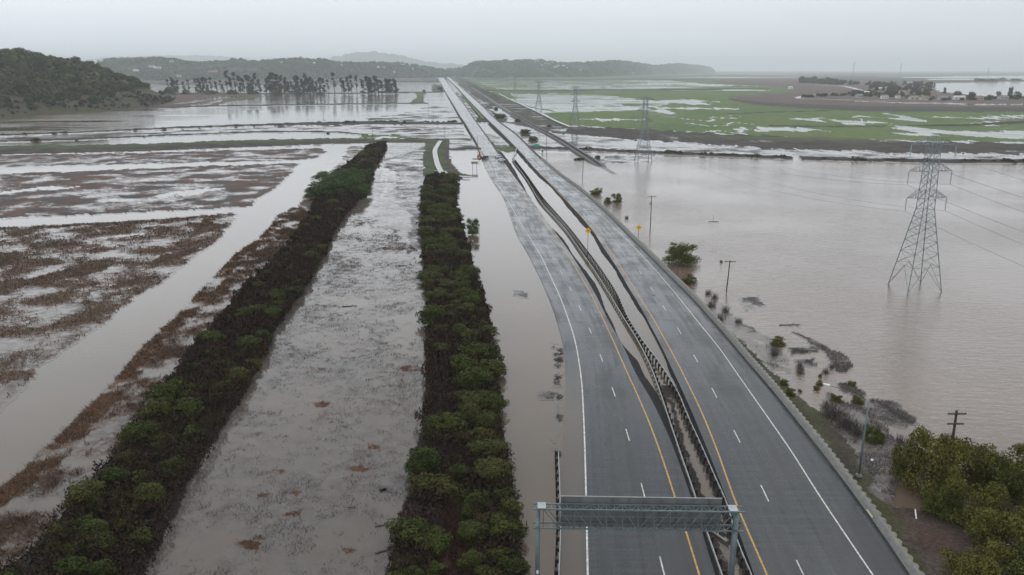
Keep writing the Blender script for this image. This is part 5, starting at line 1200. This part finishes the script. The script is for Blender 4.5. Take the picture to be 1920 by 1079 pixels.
# ------------------------------------------------------------------ eucalyptus row
def euc_meshes(seed, tall=1., sparse=False):
    r = np.random.default_rng(seed); Ht = 36; lean = r.uniform(-2.5, 0); lob = []; mb = MB()
    pts = [Vector((lean * t * t + r.normal() * .3, 0, Ht * .9 * t)) for t in np.linspace(0, 1, 6)]
    for a, b, k in zip(pts, pts[1:], range(5)): mb.tube(a, b, .65 * (1 - k * .17), .65 * (1 - (k + 1) * .17), n=6)
    n = 12 if sparse else 22
    for k in range(n):
        t = (.06 if not sparse else .25) + .92 * r.random() ** 1.35; c = Vector((lean * t * t, 0, Ht * .9 * t)); a = r.random() * 6.28; d = r.uniform(.3, 3.4) * (1.1 - .4 * t)
        e = c + Vector((math.cos(a) * d, math.sin(a) * d, 1.5)); mb.tube(c - Vector((0, 0, 1.5)), e, .22, .08, n=4); s = r.uniform(1.5, 2.7)
        lob.append((e.x, e.y, e.z, s, s, s * 1.35))
    me = crown_mesh('crown', seed, lob, 900 if sparse else 1900, .58, inner=.85); me.materials.append(m_euc)
    t = mb.build('trunk', m_bark); tm = t.data; bpy.data.objects.remove(t); return me, tm
EU = [euc_meshes(500 + i, sparse=(i in (2, 5))) for i in range(7)]
ex = [318,326,333,346,356,369,375,383,390,398,407,415,427,434,443,452,459,466,474,481,487,500,508,515,523,530,538,548,556,562,568,576,583,590,600,608,616,627,641,647,655,661,670,682,690,697,704,717,724,732,741]
et = [150,145,148,152,150,146,148,142,146,146,152,151,138,143,137,141,150,139,146,142,148,146,138,135,138,146,144,152,139,145,147,137,142,148,143,146,150,137,150,150,143,142,146,148,142,144,141,150,146,146,147]
r = random.Random(4)
extra = [(p + r.uniform(3, 6), t + r.uniform(2, 9)) for p, t in zip(ex, et) if r.random() < .45 and not 590 < p < 640]
ex += [p for p, t in extra]; et += [t for p, t in extra]
for i, (px, pt) in enumerate(zip(ex, et)):
    x, y = G(px + r.uniform(-1, 1), 176 + r.uniform(-.6, .6)); h = Z(y, pt); s = h / 36
    root = empty('eucalyptus_tree', (x, y, 0), r.choice([0, 0, .3, -.3])); wdt = 1.6 if px > 680 or 505 < px < 535 else 1.3; root.scale = (s * wdt, s * wdt, s)
    tag(root, 'tall slender eucalyptus in the long windbreak row beyond the ponds', 'tree', 'eucalyptus windbreak row')
    cm, tm = EU[r.randrange(7)] if px > 0 else EU[0]
    if px > 680: cm, tm = EU[r.choice([0, 1, 3, 4])]
    for nm, me_ in (('crown', cm), ('trunk', tm)):
        o = bpy.data.objects.new(nm, me_); COL.objects.link(o); o.parent = root
for i, (px, w_, h_) in enumerate(((318,26,14),(350,18,10),(395,22,9),(436,24,10),(475,26,9),(520,24,10),(560,18,7),(600,16,6))):
    shrub_at(px, 177.5, w_, h_, 'round dark bush at the foot of the eucalyptus row', OAK[i % 4], 'shrub')['group'] = 'bushes under the eucalyptus row'

# ------------------------------------------------------------------ houses
def house_meshes(w, d, h, rh):
    mb = MB(); mb.box((0, 0, h / 2), (w, d, h)); a = mb.build('wall', None) if False else None
    me = bpy.data.meshes.new('wall'); me.from_pydata(mb.v, [], mb.f)
    r = bpy.data.meshes.new('roof'); o = .6
    r.from_pydata([(-w/2-o, -d/2-o, h+.02), (w/2+o, -d/2-o, h+.02), (w/2+o, d/2+o, h+.02), (-w/2-o, d/2+o, h+.02), (-w/2, 0, h+rh), (w/2, 0, h+rh)], [], [(0, 1, 5, 4), (2, 3, 4, 5), (0, 4, 3), (1, 2, 5), (3, 2, 1, 0)])
    m3 = MB()
    for s in (-.3, 0.05, .32): m3.box((w * s, -d / 2 - .03, h * .5), (w * .14, .08, h * .35))
    wi = bpy.data.meshes.new('window'); wi.from_pydata(m3.v, [], m3.f); return me, r, wi
def house(x, y, z, rz, w, d, h, rh, mw, mr, label, group=None):
    root = empty('house', (x, y, z), rz); tag(root, label, 'house', group); a, b, c = house_meshes(w, d, h, rh)
    for nm, me_, ma in (('wall', a, mw), ('roof', b, mr), ('window', c, m_glass)): link(nm, me_, ma, root)
def on_hill(V, px, py):
    P_ = V.reshape(-1, 3); a, b = proj(P_[:, 0], P_[:, 1], P_[:, 2]); n2 = V.shape[1]; k = np.tile(np.arange(n2), V.shape[0]) < 40
    d = (a - px) ** 2 + (b - py) ** 2 + (~k) * 1e6; return P_[int(np.argmin(d))]
hs = [(193,118.5,12),(173+15,116,8),(286,130,22),(298,131,24),(258,138.5,18),(338,147.3,16),(324,119.5,14),(400,139.5,30),(530,121,10),(755,125.5,16),(711,130,10),(720,131,9),(775,133,10),(590,122,8),(640,127,8),(460,146,10),(740,140,8)]
for i, (px, py, w_) in enumerate(hs):
    x, y, z = on_hill(HV2, px, py); s = 1.3
    house(x, y - 8, z + 6, random.uniform(-.4, .4), w_ * s, 12, 7, 3, m_walls[3] if i == 7 else m_walls[i % 2], m_roofs[(2, 2, 0)[i % 3]] if i != 7 else m_roofs[1], 'pale house among the trees on the hills left of the road' if i != 7 else 'large pinkish building low on the hills behind the eucalyptus row', 'houses on the left hills' if i != 7 else None)
for i, (px, py, w_) in enumerate(((1006,119,24),(1022,123,20),(1030,125,16),(1040,129,30),(1046,127,20),(1052,126,18),(1057,128,16),(1036,121,14),(1087,136,10),(1185,141,30),(1015,126,16),(1062,131,12))):
    x, y, z = on_hill(HV3, px, py); house(x, y - 8, z + 8, random.uniform(-.4, .4), w_ * 1.1, 14, 8, 3, m_walls[i % 2], m_roofs[(2, 1, 0)[i % 3]], 'pale house in the settlement on the hills right of the road', 'houses on the right hills')
x, y = G(857, 136); house(x * .9, y * .9, 3, 0, 110, 30, 14, 4, m_walls[0], m_roofs[2], 'long white building where the highway meets the hills')
# the town by the lagoon
th = [(1658,185,16,0),(1683,184.5,9,0),(1716,187,30,1),(1732,187.5,20,1),(1767,187,22,2),(1798,187,26,0),(1833,187,22,1),(1880,186,22,2),(1910,184,20,0),(1622,177,18,2),(1645,176,10,0),(1675,160,14,0),(1690,175,12,1),(1712,156,30,0),(1725,172,18,2),(1740,170,14,1),(1543,156.5,8,2),(1600,157,12,0),(1648,169,14,2),(1570,154.5,10,2),(1482,167,9,0),(1700,163,12,1),(1610,183,14,2)]
for i, (px, py, w_, k) in enumerate(th):
    x, y = G(px, py, .9); s = (y * cT + H * sT) / F; house(x, y, .6, random.uniform(-.25, .25), w_ * s * .75, 9, 4.2, 2.2, m_walls[k], m_roofs[(i + k) % 3], ('low house among the trees of the town beside the lagoon' if px != 1482 else 'lone pale house on the brown fields left of the town'), 'houses of the lagoon town' if px != 1482 else None)
r = random.Random(9); tp = []
for i in range(215):
    px = r.uniform(1500, 1745); lo = np.interp(px, [1500, 1560, 1620, 1745], [151, 153, 158, 160]); hi = np.interp(px, [1500, 1570, 1600, 1660, 1745], [156, 160, 182, 184, 184])
    py = r.uniform(lo, hi)
    if 1540 < px < 1625 and 160 < py < 174: continue
    tp.append((px, py, r.uniform(7, 14), r.uniform(5, 10)))
for i in range(34): tp.append((1745 + i * 7 + r.uniform(-4, 4), r.uniform(184, 189), r.uniform(7, 15), r.uniform(4, 9)))
tp += [(1795,183,19,14),(1821,188,18,18),(1872,186,12,15),(1893,184,10,22),(1908,185,18,14),(1771,176,7,12),(1752,163,5,7),(1831,150,12,4),(1845,152.5,40,5),(1880,150.5,18,5),(1905,152,26,5),(1862,153,24,6)]
tp += [(1505 + i * 9 + r.uniform(-3, 3), 183 - i * .5 + r.uniform(-1, 1), 12, 6) for i in range(12)]
for px, py, w_, h_ in tp:
    x, y = G(px, py, .6); s = (y * cT + H * sT) / F; me = OAK[r.randrange(5)]
    o = place('tree', me, x, y, .2, w_ * s / 12.5, 'dark tree among the houses of the lagoon town', 'tree', 'trees of the lagoon town'); o.scale.z = h_ * s / 8.8

# ------------------------------------------------------------------ haze
mb = MB(); mb.box((0, 14800, 197.8), (61000, 30200, 400)); hz = mb.build('haze', None); tag(hz, 'thin pale rain haze over the whole plain', 'haze', kind='stuff')
hz.data.materials.clear(); mh = bpy.data.materials.new('haze_air'); mh.use_nodes = True; t = mh.node_tree; t.nodes.clear()
o = t.nodes.new('ShaderNodeOutputMaterial'); v = t.nodes.new('ShaderNodeVolumePrincipled')
v.inputs['Color'].default_value = (.92, .975, 1, 1); v.inputs['Density'].default_value = 1.0e-4; v.inputs['Anisotropy'].default_value = .3
t.links.new(v.outputs[0], o.inputs['Volume']); hz.data.materials.append(mh)
hz.location = (0, 0, 0)
print('objects', len(bpy.data.objects))
